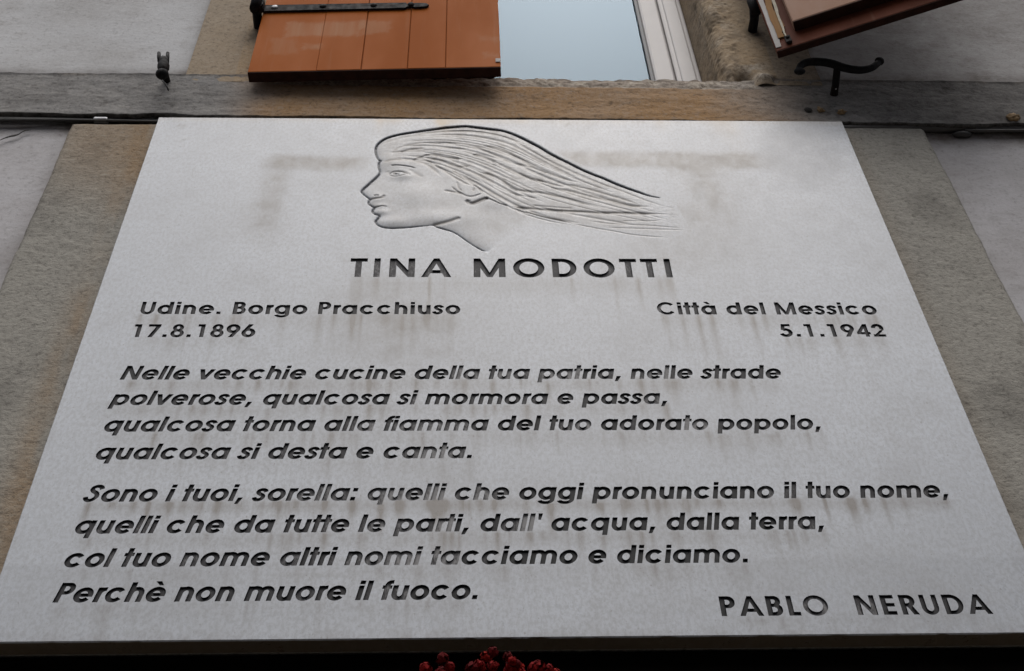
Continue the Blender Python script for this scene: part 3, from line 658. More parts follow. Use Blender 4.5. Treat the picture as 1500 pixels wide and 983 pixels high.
STROKES = [
 (1,0,1.5,3.2,[(-225.6,1034.0),(-229.1,1036.7),(-233.0,1045.9),(-235.9,1058.5),(-237.2,1071.3),(-235.4,1085.3),(-230.3,1097.2),(-221.9,1108.0),(-208.2,1117.7),(-187.9,1126.4),(-162.3,1133.9),(-136.5,1141.5),(-110.6,1149.1),(-106.8,1149.7),(-79.4,1153.9),(-63.7,1153.1),(-35.0,1147.0),(-15.5,1142.8),(-1.2,1138.1),(16.7,1127.3),(35.7,1111.8),(51.9,1095.2),(46.6,1101.2),(65.1,1082.4),(79.7,1064.9),(97.8,1046.6),(117.0,1028.4),(135.9,1010.4),(154.9,994.9),(174.9,980.7),(194.7,964.3),(214.5,950.0),(234.1,937.2),(250.2,926.6),(267.8,920.0)]),
 (0.8,0,1.7,2.6,[(-225.7,1034.5),(-228.9,1025.4),(-228.2,1011.9),(-225.8,1000.7),(-226.2,991.9),(-231.8,979.7),(-239.6,966.5),(-242.9,960.1),(-250.7,947.1),(-254.2,938.5),(-253.5,933.2),(-248.2,924.8),(-240.4,915.3),(-238.7,911.1),(-240.3,903.8),(-238.8,897.6),(-233.1,891.4),(-229.9,887.3),(-231.8,880.1),(-231.5,874.0),(-227.1,868.9),(-219.7,863.9),(-221.7,856.8),(-224.9,849.7),(-224.6,843.7),(-219.5,835.7),(-209.9,830.2),(-194.6,828.3),(-171.3,830.4),(-148.0,834.1),(-126.9,837.2)]),
 (0.15,0.5,4,1.8,[(-126.9,837.2),(-118.8,840.6),(-103.5,846.3),(-86.6,855.5),(-82.4,857.5)]),
 (1,0,1.2,2.5,[(-125.7,835.2),(-115.1,828.3),(-97.4,820.5),(-121.1,833.3),(-109.3,826.4),(-96.3,819.5),(-84.6,809.8),(-74.1,797.1),(-64.9,786.6),(-58.0,779.3),(-46.6,768.5),(-41.4,765.4)]),
 (0.5,0.3,1.3,1.5,[(-229.9,888.3),(-223.5,890.4),(-215.2,892.1),(-207.4,890.1)]),
 (0.5,0.3,1.6,1.5,[(-232.4,922.8),(-227.6,924.3),(-223.3,922.8)]),
 (0.1,0.5,2.2,1.5,[(-238.4,912.8),(-229.5,914.3),(-221.2,915.9),(-215.9,919.7),(-215.0,926.0)]),
 (0.7,0.2,1.3,1.6,[(-207.6,1017.7),(-196.5,1018.9),(-184.0,1017.9),(-171.4,1014.6),(-161.9,1009.7)]),
 (0.5,0.2,1.4,1.3,[(-198.5,993.2),(-194.1,989.9),(-190.2,987.3)]),
 (0.0,0.4,2.5,1.0,[(-201.6,992.0),(-196.8,997.6),(-188.2,998.8),(-178.2,994.4),(-170.4,985.7)]),
 (0.0,0.5,4,1.0,[(-203.2,973.3),(-192.1,972.3),(-182.4,975.7)]),
 (0.0,0.35,5,1.0,[(-211.8,1000.8),(-207.5,987.6)]),
 (0.0,0.35,4,1.0,[(-173.6,1005.6),(-160.8,992.4),(-148.1,981.4)]),
 (0,0.6,4,1.6,[(-221.9,1028.9),(-213.3,1033.5),(-202.2,1035.8),(-192.2,1037.5),(-177.1,1037.7),(-162.0,1033.9),(-149.3,1028.3),(-136.5,1017.1),(-123.8,999.3),(-114.8,981.7)]),
 (0,0.5,2.5,1.2,[(-205.4,1053.0),(-203.5,1066.9),(-196.3,1077.5),(-183.8,1083.5),(-167.5,1091.9),(-148.4,1094.5),(-125.4,1096.3),(-103.5,1093.7),(-87.6,1091.5)]),
 (0,0.6,2.2,1.2,[(-191.9,1062.4),(-179.5,1069.5),(-167.0,1074.3),(-147.9,1076.3)]),
 (0,0.7,2.2,1.4,[(-162.3,1044.2),(-153.4,1043.1),(-140.7,1035.2),(-127.9,1021.7),(-113.9,1006.1),(-98.8,988.4),(-82.8,971.0),(-68.0,959.5),(-80.3,967.8),(-68.0,960.3),(-57.0,952.8)]),
 (0,1,2.4,2.0,[(-149.8,1050.1),(-139.9,1055.9),(-128.5,1054.9),(-115.7,1049.2),(-103.1,1044.7),(-108.2,1047.0),(-91.8,1041.4),(-75.4,1041.5)]),
 (0,0.7,2.4,1.2,[(-137.0,1041.0),(-121.9,1039.5),(-106.7,1031.0),(-111.8,1029.8),(-99.2,1018.6),(-86.6,1014.2),(-74.1,1014.3),(-61.6,1021.2)]),
 (0,0.6,2.2,1.2,[(-169.5,1035.0),(-147.3,1050.1),(-137.3,1055.9)]),
 (0,0.7,2,1.1,[(-126.0,1130.7),(-106.6,1134.5),(-80.7,1137.2),(-54.6,1136.3),(-28.7,1130.5),(-9.3,1123.4),(9.8,1111.5),(28.6,1092.6),(43.3,1073.9),(56.6,1063.6),(74.5,1038.3),(92.5,1020.2),(110.6,1006.9),(128.4,991.4),(146.0,977.1),(163.7,965.2),(187.3,951.2),(196.8,945.6),(219.7,928.6),(242.4,911.7),(265.1,897.2),(287.2,889.0)]),
 (0,0.5,3,1.2,[(-125.9,1123.4),(-100.0,1124.4),(-67.7,1121.6),(-41.8,1115.8),(-16.2,1105.3),(3.0,1097.1),(21.8,1080.8),(40.3,1062.2),(61.9,1038.2),(86.1,1017.9),(109.9,995.7),(131.0,975.9)]),
 (0,0.5,2,1.0,[(-125.4,1093.5),(-106.2,1094.9),(-88.2,1090.3)]),
 (0,0.4,2,1.0,[(-125.1,1075.8),(-102.2,1078.4),(-83.1,1076.2),(-67.8,1073.3)]),
 (0,0.6,2.4,1.2,[(-70.3,1086.9),(-55.0,1082.4),(-38.5,1070.8),(-23.4,1057.0),(-4.7,1041.0),(13.7,1022.9),(36.0,1023.2),(60.4,1004.2),(84.6,988.8),(108.6,973.5),(131.6,966.0)]),
 (0,0.5,3,1.3,[(-38.3,1084.9),(-20.4,1082.7),(-4.0,1073.5),(14.6,1055.0),(32.9,1032.2),(48.6,1014.2),(66.5,1002.0),(87.1,988.8)]),
 (0,1,4,2.4,[(-60.2,1055.5),(-46.3,1054.5),(-36.2,1047.6),(-26.3,1036.2),(-16.3,1029.5)]),
 (0,0.5,3.5,1.3,[(-16.3,1029.5),(0.8,1009.3),(19.1,993.8),(37.4,982.9),(34.5,981.8),(52.9,975.3),(71.0,965.6)]),
 (0,0.8,2.6,1.5,[(52.9,975.3),(71.0,965.6),(89.0,955.9),(106.0,952.8)]),
 (0,0.8,3.4,1.6,[(81.2,949.4),(106.6,942.0),(130.4,930.4),(154.0,919.9),(181.2,909.5),(179.0,911.3),(192.7,900.9),(210.3,894.8),(251.3,892.9)]),
 (0,0.7,2.6,1.3,[(101.7,962.5),(125.8,954.0),(149.7,943.4),(173.2,930.7),(196.6,918.1),(188.7,924.1),(206.0,913.6),(226.7,901.1)]),
 (0,0.9,3,2.0,[(-46.8,997.7),(-34.4,993.4),(-22.1,986.8),(-12.3,978.1),(-0.3,965.0),(-6.4,968.4),(5.5,953.2),(15.0,941.5),(35.7,938.4),(32.9,937.7),(51.2,936.7),(75.3,929.4),(99.1,919.0),(116.8,909.6),(134.3,900.2),(160.1,890.0)]),
 (0,1,2.8,2.2,[(7.5,890.8),(27.8,887.8),(31.1,887.1),(55.0,884.2),(84.8,880.2),(114.7,878.3),(144.5,875.4),(174.3,872.5),(184.3,874.9),(214.2,873.1),(244.2,872.2),(272.9,870.7)]),
 (0.6,0.4,1.4,1.8,[(-37.8,919.8),(-28.2,912.5),(-13.9,901.1),(1.5,893.9)]),
 (0.6,0.4,1.1,1.6,[(8.0,888.7),(21.5,879.5),(35.6,871.4),(30.7,876.8),(48.3,867.7),(65.8,859.7),(89.2,851.7),(112.3,841.7)]),
 (0.2,0.5,0.9,1.0,[(112.3,841.7),(135.5,833.9),(158.5,826.0),(156.4,827.3),(179.4,820.5),(208.0,811.7),(236.9,806.9),(267.1,803.1)]),
 (0,0.4,1.1,0.8,[(136.7,849.9),(171.9,844.1),(157.7,844.3),(187.2,841.4),(222.6,838.6),(252.2,837.7),(275.3,831.8),(299.0,831.0)]),
 (0,0.4,1,0.8,[(194.0,850.5),(229.8,850.7),(261.1,852.3)]),
 (0,0.4,1,0.8,[(168.5,831.3),(215.7,829.6),(262.7,825.8),(298.3,825.6)]),
 (0,0.3,1.6,1.0,[(43.5,896.6),(79.4,890.5),(115.3,886.6)]),
 (0,0.3,1.6,1.0,[(-25.0,959.5),(-13.0,944.5),(11.0,929.7),(35.1,921.3),(56.0,917.3)]),
 (0,0.6,2.2,1.6,[(-110.7,940.6),(-98.5,936.4),(-86.3,934.3),(-79.0,930.1)]),
 (0.3,0.5,1.4,1.2,[(-97.4,952.5),(-88.8,939.7),(-81.4,933.3),(-70.5,923.8),(-59.6,922.8),(-49.9,928.2),(-43.7,932.5)]),
 (0.3,0.9,3.2,2.8,[(-71.1,913.3),(-66.3,903.9),(-58.5,902.9),(-47.6,910.3),(-37.8,916.6),(-34.8,920.5)]),
 (0,0.6,1.8,1.2,[(-75.4,981.0),(-61.9,963.6),(-52.1,952.8),(-44.9,940.0),(-43.1,932.5)]),
 (0,0.5,1.4,1.2,[(-59.5,938.8),(-57.7,945.3),(-55.8,949.6)]),
 (0,0.4,1.4,1.0,[(-87.7,967.8),(-85.2,950.4),(-79.0,937.6)]),
 (0,0.5,2.2,1.0,[(-96.5,1002.9),(-82.8,988.6),(-68.0,973.3),(-54.5,959.6)]),
]
OUTLINE = [(-244.7,1070.8),(-237.7,1103.3),(-225.8,1117.5),(-189.9,1136.9),(-137.9,1151.9),(-80.2,1164.7),(-13.3,1153.3),(39.6,1122.7),(102.3,1055.8),(179.4,989.5),(273.0,928.1),(295.3,895.1),(306.9,838.8),(301.7,817.2),(268.9,795.8),(177.9,808.9),(109.9,826.1),(40.9,837.5),(2.8,802.4),(-20.7,768.2),(-36.7,755.2),(-47.9,758.8),(-63.6,777.5),(-97.8,809.6),(-130.1,824.9),(-166.7,818.9),(-212.5,820.7),(-231.5,832.2),(-234.7,849.8),(-232.1,863.7),(-239.8,877.7),(-239.3,889.8),(-245.7,897.9),(-248.8,910.2),(-255.0,916.3),(-262.0,932.9),(-261.5,943.4),(-238.7,984.1),(-232.3,1001.5),(-237.2,1023.5),(-236.7,1036.9)]
def dist_polyline(x, z, P, reach):
    d = np.full(x.shape, 1e6); tpar = np.zeros_like(x); n = len(P)-1
    P = np.asarray(P)
    lo = P.min(0)-reach; hi = P.max(0)+reach
    idx = np.nonzero((x > lo[0]) & (x < hi[0]) & (z > lo[1]) & (z < hi[1]))[0]
    if not len(idx): return d, tpar
    px, pz = x[idx], z[idx]; dd = np.full(px.shape, 1e6); tt = np.zeros_like(px)
    for k in range(n):
        a, b = P[k], P[k+1]; v = b-a; l2 = max(1e-9, v@v)
        t = np.clip(((px-a[0])*v[0]+(pz-a[1])*v[1])/l2, 0, 1)
        e = np.hypot(px-a[0]-t*v[0], pz-a[1]-t*v[1]); m = e < dd
        dd[m] = e[m]; tt[m] = (k+t[m])/n
    d[idx] = dd; tpar[idx] = tt
    return d, tpar
def inside(x, z, P):
    r = np.zeros(x.shape, bool); n = len(P)
    for k in range(n):
        (x0, z0), (x1, z1) = P[k], P[(k+1) % n]
        c = ((z0 > z) != (z1 > z)); r ^= c & (x < (x1-x0)*(z-z0)/((z1-z0) or 1e-9)+x0)
    return r
def relief(x, z):
    """depth of the carved head in mm (negative = cut in), ink, and dirt with painted relief shading, at points in mm"""
    h = np.zeros_like(x); ink = np.zeros_like(x); dirt = np.zeros_like(x)
    SM = [(i, dk, w, dp, spline(P, 4)) for i, dk, w, dp, P in STROKES]
    def relax(P, n=14):
        A = np.array(P, float)
        for _ in range(n): A[1:-1] += .5*((A[:-2]+A[2:])/2-A[1:-1])
        return [tuple(q) for q in A]
    SM = [(a, b, c, d, relax(P) if i > 12 and a == 0 and len(P) > 10 else P) for i, (a, b, c, d, P) in enumerate(SM)]
    # fine strands flowing from the brow to the tips, between the outer contour and the lower edge of the hair
    def resample(P, n):
        A = np.array(P, float); s = np.r_[0, np.cumsum(np.hypot(*np.diff(A, axis=0).T))]; q = np.linspace(0, s[-1], n)
        return np.stack([np.interp(q, s, A[:, 0]), np.interp(q, s, A[:, 1])], 1)
    top = resample([(-236, 1085), (-222, 1112), (-186, 1130), (-134, 1144), (-78, 1156), (-14, 1146), (36, 1114), (100, 1046), (176, 980), (262, 920), (292, 893)], 90)
    bot = resample([(-226, 1026), (-196, 1033), (-160, 1034), (-128, 1022), (-96, 996), (-62, 962), (-28, 922), (8, 880), (40, 858), (90, 842), (170, 824), (262, 806), (300, 800)], 90)
    rh = random.Random(21); extra = []
    for k in range(34):
        s0 = (k+.5)/34+rh.uniform(-.014, .014); t0 = rh.uniform(.02, .55) if k % 3 else rh.uniform(.02, .2); t1 = min(.99, t0+rh.uniform(.3, .6)); drift = rh.uniform(-.05, .05)
        q = [tuple(top[m]*(1-(s0+drift*(m/90-t0)))+bot[m]*(s0+drift*(m/90-t0))) for m in range(int(t0*90), int(t1*90), 3)]
        if len(q) > 4: extra.append((0, rh.uniform(.15, .5), rh.uniform(.9, 3.2), rh.uniform(.35, .8), relax(q, 6)))
    SM = [(a, min(1, b*1.15), c, (d*.62 if i > 12 and a < .3 else d*.85), P) for i, (a, b, c, d, P) in enumerate(SM)]
    eye = [(.85, .2, .9, .9, [(-203, 990), (-201, 993.5), (-198, 994), (-196, 991), (-197.5, 987.5), (-201, 987)]), (.55, .4, .9, 1.1, spline([(-209, 989), (-204, 997), (-196, 1000), (-186, 998), (-176, 990)], 4)), (.2, .4, .9, .8, spline([(-208, 988), (-201, 983), (-191, 983), (-178, 989)], 4))]
    SM = SM[:10]+eye+[(a, b*.7, c*.8, d*.55, P) for a, b, c, d, P in SM[11:15]]+SM[15:]
    contour = SM[0][4]; face = SM[1][4]; neck = SM[3][4]
    tail = [p for p in SM[-11][4]]
    headpoly = list(contour)+[(288, 900), (295, 835), (262, 803), (180, 815), (45, 842), (-8, 800), (-36, 760)]+list(neck)[::-1][3:]+list(face)[::-1]
    ins = inside(x, z, headpoly)
    dc, _ = dist_polyline(x, z, contour, 60); df, _ = dist_polyline(x, z, face, 60); dn, _ = dist_polyline(x, z, neck, 60)
    dm = np.minimum(np.minimum(dc, df), dn)
    tailf = 1-sstep(190, 285, x)
    h += np.where(ins, -1.9*np.exp(-dm/8.), 0)*tailf
    # soft swellings of the face
    for a, b, rx, rz, k in ((-184, 985, 17, 13, 1.8), (-160, 925, 40, 38, 1.6), (-228, 918, 12, 12, 1.5), (-222, 893, 13, 7, 1.0), (-216, 875, 12, 8, 1.1), (-196, 846, 22, 14, 1.3), (-120, 860, 60, 22, 1.2), (-205, 1030, 26, 22, 1.0), (-20, 905, 24, 20, 1.0)):
        h += ins*k*np.exp(-((x-a)/rx)**2-((z-b)/rz)**2)
    h += ins*np.where(dm < 60, 0, .0)
    h += ins*.35*(fbm(x/7, z/2.6, 3, 81)-.5)*sstep(1000, 1040, z+.45*(x+150))       # chiselled strand texture in the hair
    for i, (ik, dk, w, dp, P) in enumerate(SM+extra):
        w = w*(1.0 if i < 4 or ik > .3 or i >= len(SM) else 1.25)
        d, t = dist_polyline(x, z, P, w*4+3)
        tap = sstep(0, .10, t)*(1-sstep(.86, 1.0, t))*.75+.25
        if i < 4: tap = sstep(-.02, .03, t)*(1-sstep(.93, 1.02, t))*.6+.4
        ww = w*tap*(1.0 if i < 4 else 1.0)
        pr = np.exp(-(d/(ww*.95+.2))**2)
        h -= dp*pr*tap
        if ik > 0: ink = np.maximum(ink, ik*(1-sstep(ww*.75, ww*1.25+.5, d))*(.8+.2*tap))
        if dk > 0: dirt = np.maximum(dirt, dk*.85*tap*np.exp(-(d/(ww*.9+.3))**2))  # groove dirt, strengthened to paint in the relief's shading
    dirt = dirt+np.where(ins, .26+.16*fbm(x/30, z/30, 3, 83), 0)*tailf*sstep(-3, 30, dist_polyline(x, z, [(-70, 735), (-36, 757), (-8, 795), (45, 838), (180, 812), (262, 800)], 60)[0])*sstep(0, 6, dm)
    dirt = dirt+ins*tailf*.18*sstep(-12, 12, z-np.interp(x, [-240, -150, -100, -20, 40, 120], [1022, 1022, 985, 915, 870, 840]))*(.4+.9*fbm(x/40, z/14, 4, 84))
    fade = np.clip(dist_polyline(x, z, OUTLINE+[OUTLINE[0]], 30)[0]/3.5, 0, 1)
    return h*fade, ink, dirt*fade

def build_plaque():
    pts = []; faces = []; tagf = []
    for row in placed:
        for P, t, e, wv, word in row:
            b = len(pts); pts += [Vector(p) for p in P]; faces += [[b+i for i in q] for q in t]; tagf += ['L']*len(t)
    nl = len(faces)
    # outline of the portrait, finely divided
    ol = []
    OL = OUTLINE if sum(OUTLINE[k-1][0]*OUTLINE[k][1]-OUTLINE[k][0]*OUTLINE[k-1][1] for k in range(len(OUTLINE))) > 0 else OUTLINE[::-1]
    for k in range(len(OUTLINE)):
        a = np.array(OL[k]); c = np.array(OL[(k+1) % len(OL)]); m = max(1, int(np.linalg.norm(c-a)/3))
        ol += [tuple(a+(c-a)*j/m) for j in range(m)]
    b = len(pts); pts += [Vector(p) for p in ol]; faces.append(list(range(b, b+len(ol))))
    # border and grid
    ex = .0; gx = np.linspace(-W2*1000+2, W2*1000-2, 520); gz = np.linspace(2, HP*1000-2, 170)
    X, Zg = np.meshgrid(gx, gz, indexing='ij')
    X = X.ravel()+_rng.uniform(-.3, .3, X.size); Zg = Zg.ravel()+_rng.uniform(-.8, .8, Zg.size)
    edge = (np.abs(X) > W2*1000-3.0) | (Zg < 3.0) | (Zg > HP*1000-3.0)
    inp = inside(X, Zg, OUTLINE); keep = ~inp & ~edge
    for a, c in zip(X[keep], Zg[keep]): pts.append(Vector((a, c)))
    hx = W2*1000-1.6; z0, z1 = 1.6, HP*1000-1.6
    for q in np.linspace(-hx, hx, 300): pts.append(Vector((q, z0))); pts.append(Vector((q, z1)))
    for q in np.linspace(z0, z1, 170)[1:-1]: pts.append(Vector((-hx, q))); pts.append(Vector((hx, q)))
    xs = np.arange(-265, 310, 1.35); zs = np.arange(752, 1168, 1.5)
    X, Zg = np.meshgrid(xs, zs, indexing='ij'); X = X.ravel()+_rng.uniform(-.2, .2, X.size); Zg = Zg.ravel()+_rng.uniform(-.2, .2, Zg.size)
    k = inside(X, Zg, OUTLINE)
    for a, c in zip(X[k], Zg[k]): pts.append(Vector((a, c)))
    v, e, f, ov, oe, of = delaunay_2d_cdt(pts, [], faces, 0, 1e-4, True)
    v = np.array([(p.x, p.y) for p in v])
    front = [t for t, o in zip(f, of) if not o]
    port = [t for t, o in zip(f, of) if o and all(i == nl for i in o)]
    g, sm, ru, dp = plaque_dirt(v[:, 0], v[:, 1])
    def sub(tris):
        tris = np.array([list(t) for t in tris]); u, inv = np.unique(tris, return_inverse=True); return u, inv.reshape(tris.shape)
    u, F = sub(front)
    # slab: front face, rounded edges, sides
    V = np.stack([v[u, 0]/1000, np.zeros(len(u)), v[u, 1]/1000], 1)
    at = {'grime_tone': g[u], 'smear': sm[u], 'rust': ru[u], 'painted_reflection': dp[u], 'ink': np.zeros(len(u))}
    F = [tuple(t[::1]) for t in F]
    Vn = V.tolist(); base = len(Vn)
    rows = [(hx/1000, z0/1000, z1/1000, 0.0), (W2-.0004, .0004, HP-.0004, .0012), (W2, 0, HP, .0026), (W2, 0, HP, TH)]
    prev = None; nseg = 220
    for (hw, a, c, y) in rows:
        ring = []
        for q in np.linspace(-hw, hw, nseg, endpoint=False): ring.append((q, y, a))
        for q in np.linspace(a, c, nseg, endpoint=False): ring.append((hw, y, q))
        for q in np.linspace(hw, -hw, nseg, endpoint=False): ring.append((q, y, c))
        for q in np.linspace(c, a, nseg, endpoint=False): ring.append((-hw, y, q))
        if .0003 < y < .003:                      # worn and chipped arrises
            ra = np.array(ring); s_ = ra[:, 0]+ra[:, 2]*1.7
            k_ = .0016*np.clip(fbm(s_*45, s_*0+3, 4, 91)-.52, 0, 1)*4+.0035*np.clip(fbm(s_*70, s_*0+8, 3, 92)-.72, 0, 1)*6
            cx_, cz_ = ra[:, 0], ra[:, 2]-HP/2
            ra[:, 0] -= np.where(np.abs(cx_) > W2-.002, np.sign(cx_)*k_, 0); ra[:, 2] -= np.where(np.abs(cz_) > HP/2-.002, np.sign(cz_)*k_, 0)
            ring = [tuple(q) for q in ra]
        b = len(Vn); Vn += ring; n = len(ring)
        if prev is not None:
            for i in range(n): F.append((prev+i, prev+(i+1) % n, b+(i+1) % n, b+i))
        prev = b
    b = len(Vn); Vn += [(-W2, TH, 0), (W2, TH, 0), (W2, TH, HP), (-W2, TH, HP)]; F.append((b, b+3, b+2, b+1))
    b = len(Vn); q = .006; Vn += [(-W2+.01, q, .01), (W2-.01, q, .01), (W2-.01, q, HP-.01), (-W2+.01, q, HP-.01)]; F.append((b, b+1, b+2, b+3))   # closes the bed of the letters
    ext = len(Vn)-base
    zx = np.array([p[2] for p in Vn[base:]])
    under = ((zx < .008) & (np.array([p[1] for p in Vn[base:]]) > .002))*1.0  # shade of the slab's underside, painted in through the stain attributes
    at = {'grime_tone': np.r_[g[u], .12+under*.75], 'smear': np.r_[sm[u], np.zeros(ext)], 'rust': np.r_[ru[u], under*.5], 'painted_reflection': np.r_[dp[u], np.zeros(ext)], 'ink': np.r_[np.zeros(len(u)), under*.62]}
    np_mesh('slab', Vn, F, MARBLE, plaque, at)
    # portrait
    u, F = sub(port); x, z = v[u, 0], v[u, 1]
    h, ink, dirt = relief(x, z)
    V = np.stack([x/1000, -h/1000, z/1000], 1)
    np_mesh('portrait_relief', V, F, MARBLE, plaque, {'grime_tone': g[u]*.5, 'smear': np.clip(sm[u]*.5+dirt, 0, .85), 'rust': ru[u]*.6, 'painted_reflection': dp[u], 'ink': ink}, True)
    # lettering: bed and walls of every incised line, one part per line
    DEP = 2.6
    for row, L in [([g_ for g_ in row if g_[4] == wd], L) for row, L in zip(placed, LINES) for wd in (0, 1) if any(g_[4] == wd for g_ in row)]:
        V = []; F = []; we = []; wl = []
        dep = DEP if L[1] < 50 else 3.2
        for P, t, e, wv, word in row:
            wv = wv/9+random.uniform(-.05, .05)
            b = len(V); V += [(p[0]/1000, dep/1000, p[1]/1000) for p in P]; F += [tuple(b+i for i in q) for q in t]
            we += [wv]*len(P); wl += [0]*len(P)
            for (i, j) in e:
                b2 = len(V); (xa, za), (xb, zb_) = P[i], P[j]
                V += [(xa/1000, 0, za/1000), (xb/1000, 0, zb_/1000), (xb/1000, dep/1000, zb_/1000), (xa/1000, dep/1000, za/1000)]
                F.append((b2, b2+1, b2+2, b2+3)); we += [wv*.5]*4; wl += [1]*4
        np_mesh('inscription', V, F, LETTER, plaque, {'wear': we, 'wall': wl})
build_plaque()
# ================================================================ shutters
# left: closed over the left half of the window, a little ajar; boards outside, strap hinge across
shL = thing('window_shutter', 'orange painted board shutter closed over the left half of the window', 'shutter', (-.499, .005, Z0+1.321), 'shutters of the window', rotz=R(-1.85))
bm = bmesh.new(); cuts = [0, .134, .222, .313, .388, .497]; T = .022
for k in range(5):
    ga = (0, .0002, .0009, .0007, .0006)[k]; gb = (.0002, .0009, .0007, .0006, 0)[k]
    add_box(bm, cuts[k]+ga, cuts[k+1]-gb, -T-.0004*(k % 2), 0, 0, 1.40, .0012)
add_box(bm, .006, .491, -T+.004, -.002, .003, 1.395)
bm_mesh('boards', bm, ORANGE, shL)
bm = bmesh.new(); add_box(bm, .0, .497, -T+.0003, -.0003, -.0035, -.0004, .001); bm_mesh('bottom_edge', bm, SHADOWEDGE, shL)  # dark strip carrying the shade under the boards
bm = bmesh.new(); y0, y1 = -T-.0055, -T-.0011
zc = .2615
def strap_prof(x0, x1, z, h0, h1):
    pts = [(x0, z-h0), (x1-.05, z-h1), (x1-.046, z-h1*.55), (x1-.034, z-h1*.5), (x1-.030, z-h1*.8), (x1-.018, z-h1*.75), (x1-.006, z-h1*.6), (x1, z), (x1-.006, z+h1*.6), (x1-.018, z+h1*.75), (x1-.030, z+h1*.8), (x1-.034, z+h1*.5), (x1-.046, z+h1*.55), (x1-.05, z+h1), (x0, z+h0)]
    a = [bm.verts.new((x, y0, zz)) for x, zz in pts]; b = [bm.verts.new((x, y1, zz)) for x, zz in pts]
    bm.faces.new(a); bm.faces.new(b[::-1])
    for i in range(len(a)): bm.faces.new((a[i], a[(i+1) % len(a)], b[(i+1) % len(a)], b[i]))
strap_prof(-.002, .350, zc, .0135, .0120)
add_tube(bm, [(-.012, -.034, zc-.016), (-.012, -.034, zc+.016)], .0145, 14)           # the eye round the pintle
add_box(bm, -.012, .003, -.0425, -T-.002, zc-.0133, zc+.0133, .002)
strap = bm_mesh('strap_hinge', bm, IRON, shL)
for x in (.024, .126, .233, .312):
    bm = bmesh.new(); add_ball(bm, (x, y0-.0005, zc+.002), .0075, .0035, .0075, 10); bm_mesh('bolt', bm, STEEL if x < .03 else IRON, strap, True)
bm = bmesh.new(); add_box(bm, .487, .4965, -T-.0022, -T-.0009, .016, .030, .0005); bm_mesh('chipped_corner', bm, BARE, shL)
# right: swung open, its inner face towards the street
AR = R(20.7)
shR = thing('window_shutter', 'red brown panelled shutter swung open at the right of the window, weathered edge', 'shutter', (.5445, -.055, Z0+1.3237), 'shutters of the window', rotz=-AR)
t0, t1 = -.016, 0
bm = bmesh.new(); add_box(bm, 0, .498, t0, t1, 0, 1.40, .002); bm_mesh('boards', bm, REDBROWN, shR)
bm = bmesh.new(); add_box(bm, .0, .498, t0+.0003, -.0003, -.003, -.0004, .001); bm_mesh('bottom_edge', bm, SHADOWEDGE, shR)  # shade below the open leaf, coloured into a thin strip
bm = bmesh.new(); add_box(bm, .047, .451, t0-.0222, t0-.0008, .0490, .0516, .0006); bm_mesh('panel_shade_strip', bm, SHADOWEDGE, shR)  # dark strip added for the shade under the raised panel
bm = bmesh.new(); add_box(bm, .046, .452, t0-.0225, t0-.0006, .052, 1.36, .003); bm_mesh('raised_panel', bm, PANELWOOD, shR)
# peeled, weathered hinge stile
def ragged(name, xa, xb, za, zb, y0, y1, mat, amp, seed, n=70):
    V = []; F = []
    for k in range(n+1):
        z = za+(zb-za)*k/n
        a = xa+amp*(float(fbm(np.array([z*22.]), np.array([1.]), 4, seed)[0])-.5); b = xb+amp*2*(float(fbm(np.array([z*26.]), np.array([3.]), 4, seed+1)[0])-.5)
        V += [(a, y0, z), (b, y0, z), (b, y1, z), (a, y1, z)]
        if k:
            o = 4*(k-1)
            for i in range(4): F.append((o+i, o+(i+1) % 4, o+4+(i+1) % 4, o+4+i))
    F.append((0, 3, 2, 1)); F.append((4*n, 4*n+1, 4*n+2, 4*n+3))
    return np_mesh(name, V, F, mat, shR)
ragged('bare_edge', .0015, .0120, .010, 1.38, t0-.0018, t0-.0002, BARE, .004, 91)
ragged('worn_stripe', .0120, .0250, .040, 1.38, t0-.0036, t0-.0004, AMBER, .012, 95)
ragged('putty_line', .0255, .0305, .030, 1.38, t0-.0058, t0-.0006, m_flat('old_putty', (.50, .46, .36), .8, .3, 90), .005, 99)
bm = bmesh.new(); add_box(bm, .0225, .034, t0-.007, t0-.0005, .010, .036, .002); add_ball(bm, (.028, t0-.008, .026), .0045, .003, .0045, 8); bm_mesh('corner_bracket', bm, IRON, shR)

# ================================================================ shutter dogs
dogR = thing('shutter_stop', 'black wrought iron shutter stop with a wavy S shaped arm', 'shutter stop', (.667, .018, Z0+1.311), 'iron shutter stops')
bm = bmesh.new()
S = [(582, 1304), (584, 1314), (590, 1326), (601, 1336), (616, 1341), (639, 1339), (656, 1331), (664, 1324), (683, 1313), (706, 1309), (727, 1317), (743, 1333), (752, 1345)]
P = spline([((x-667)/1000, -.063, (z-1311)/1000-.0125) for x, z in S], 4)
n = len(P); rad = [.0062+.0022*math.sin(math.pi*k/(n-1)) for k in range(n)]
add_tube(bm, P, rad, 10)
add_ball(bm, (P[0][0], P[0][1], P[0][2]-.002), .0115, .007, .0085); add_ball(bm, (P[-1][0]-.001, P[-1][1], P[-1][2]), .0095, .008, .0105)
bm_mesh('arm', bm, IRON, dogR, True)
bm = bmesh.new(); add_tube(bm, [(.0, .012, -.001), (-.001, -.02, 0), (-.004, -.058, .003), (-.004, -.066, .005)], [.0085, .0075, .0075, .0085], 10); bm_mesh('stem', bm, IRON, dogR, True)
bm = bmesh.new(); add_ball(bm, (-.001, -.016, -.006), .0028, .003, .002, 8); bm_mesh('rivet', bm, STEEL, dogR, True)
dogL = thing('shutter_stop', 'black iron shutter stop turned upright, forked top, knobbed foot', 'shutter stop', (-.667, .018, Z0+1.347), 'iron shutter stops')
bm = bmesh.new()
zz = -1.347
add_ball(bm, (.012, -.054, 1.277+zz), .0125, .011, .0125, 14)
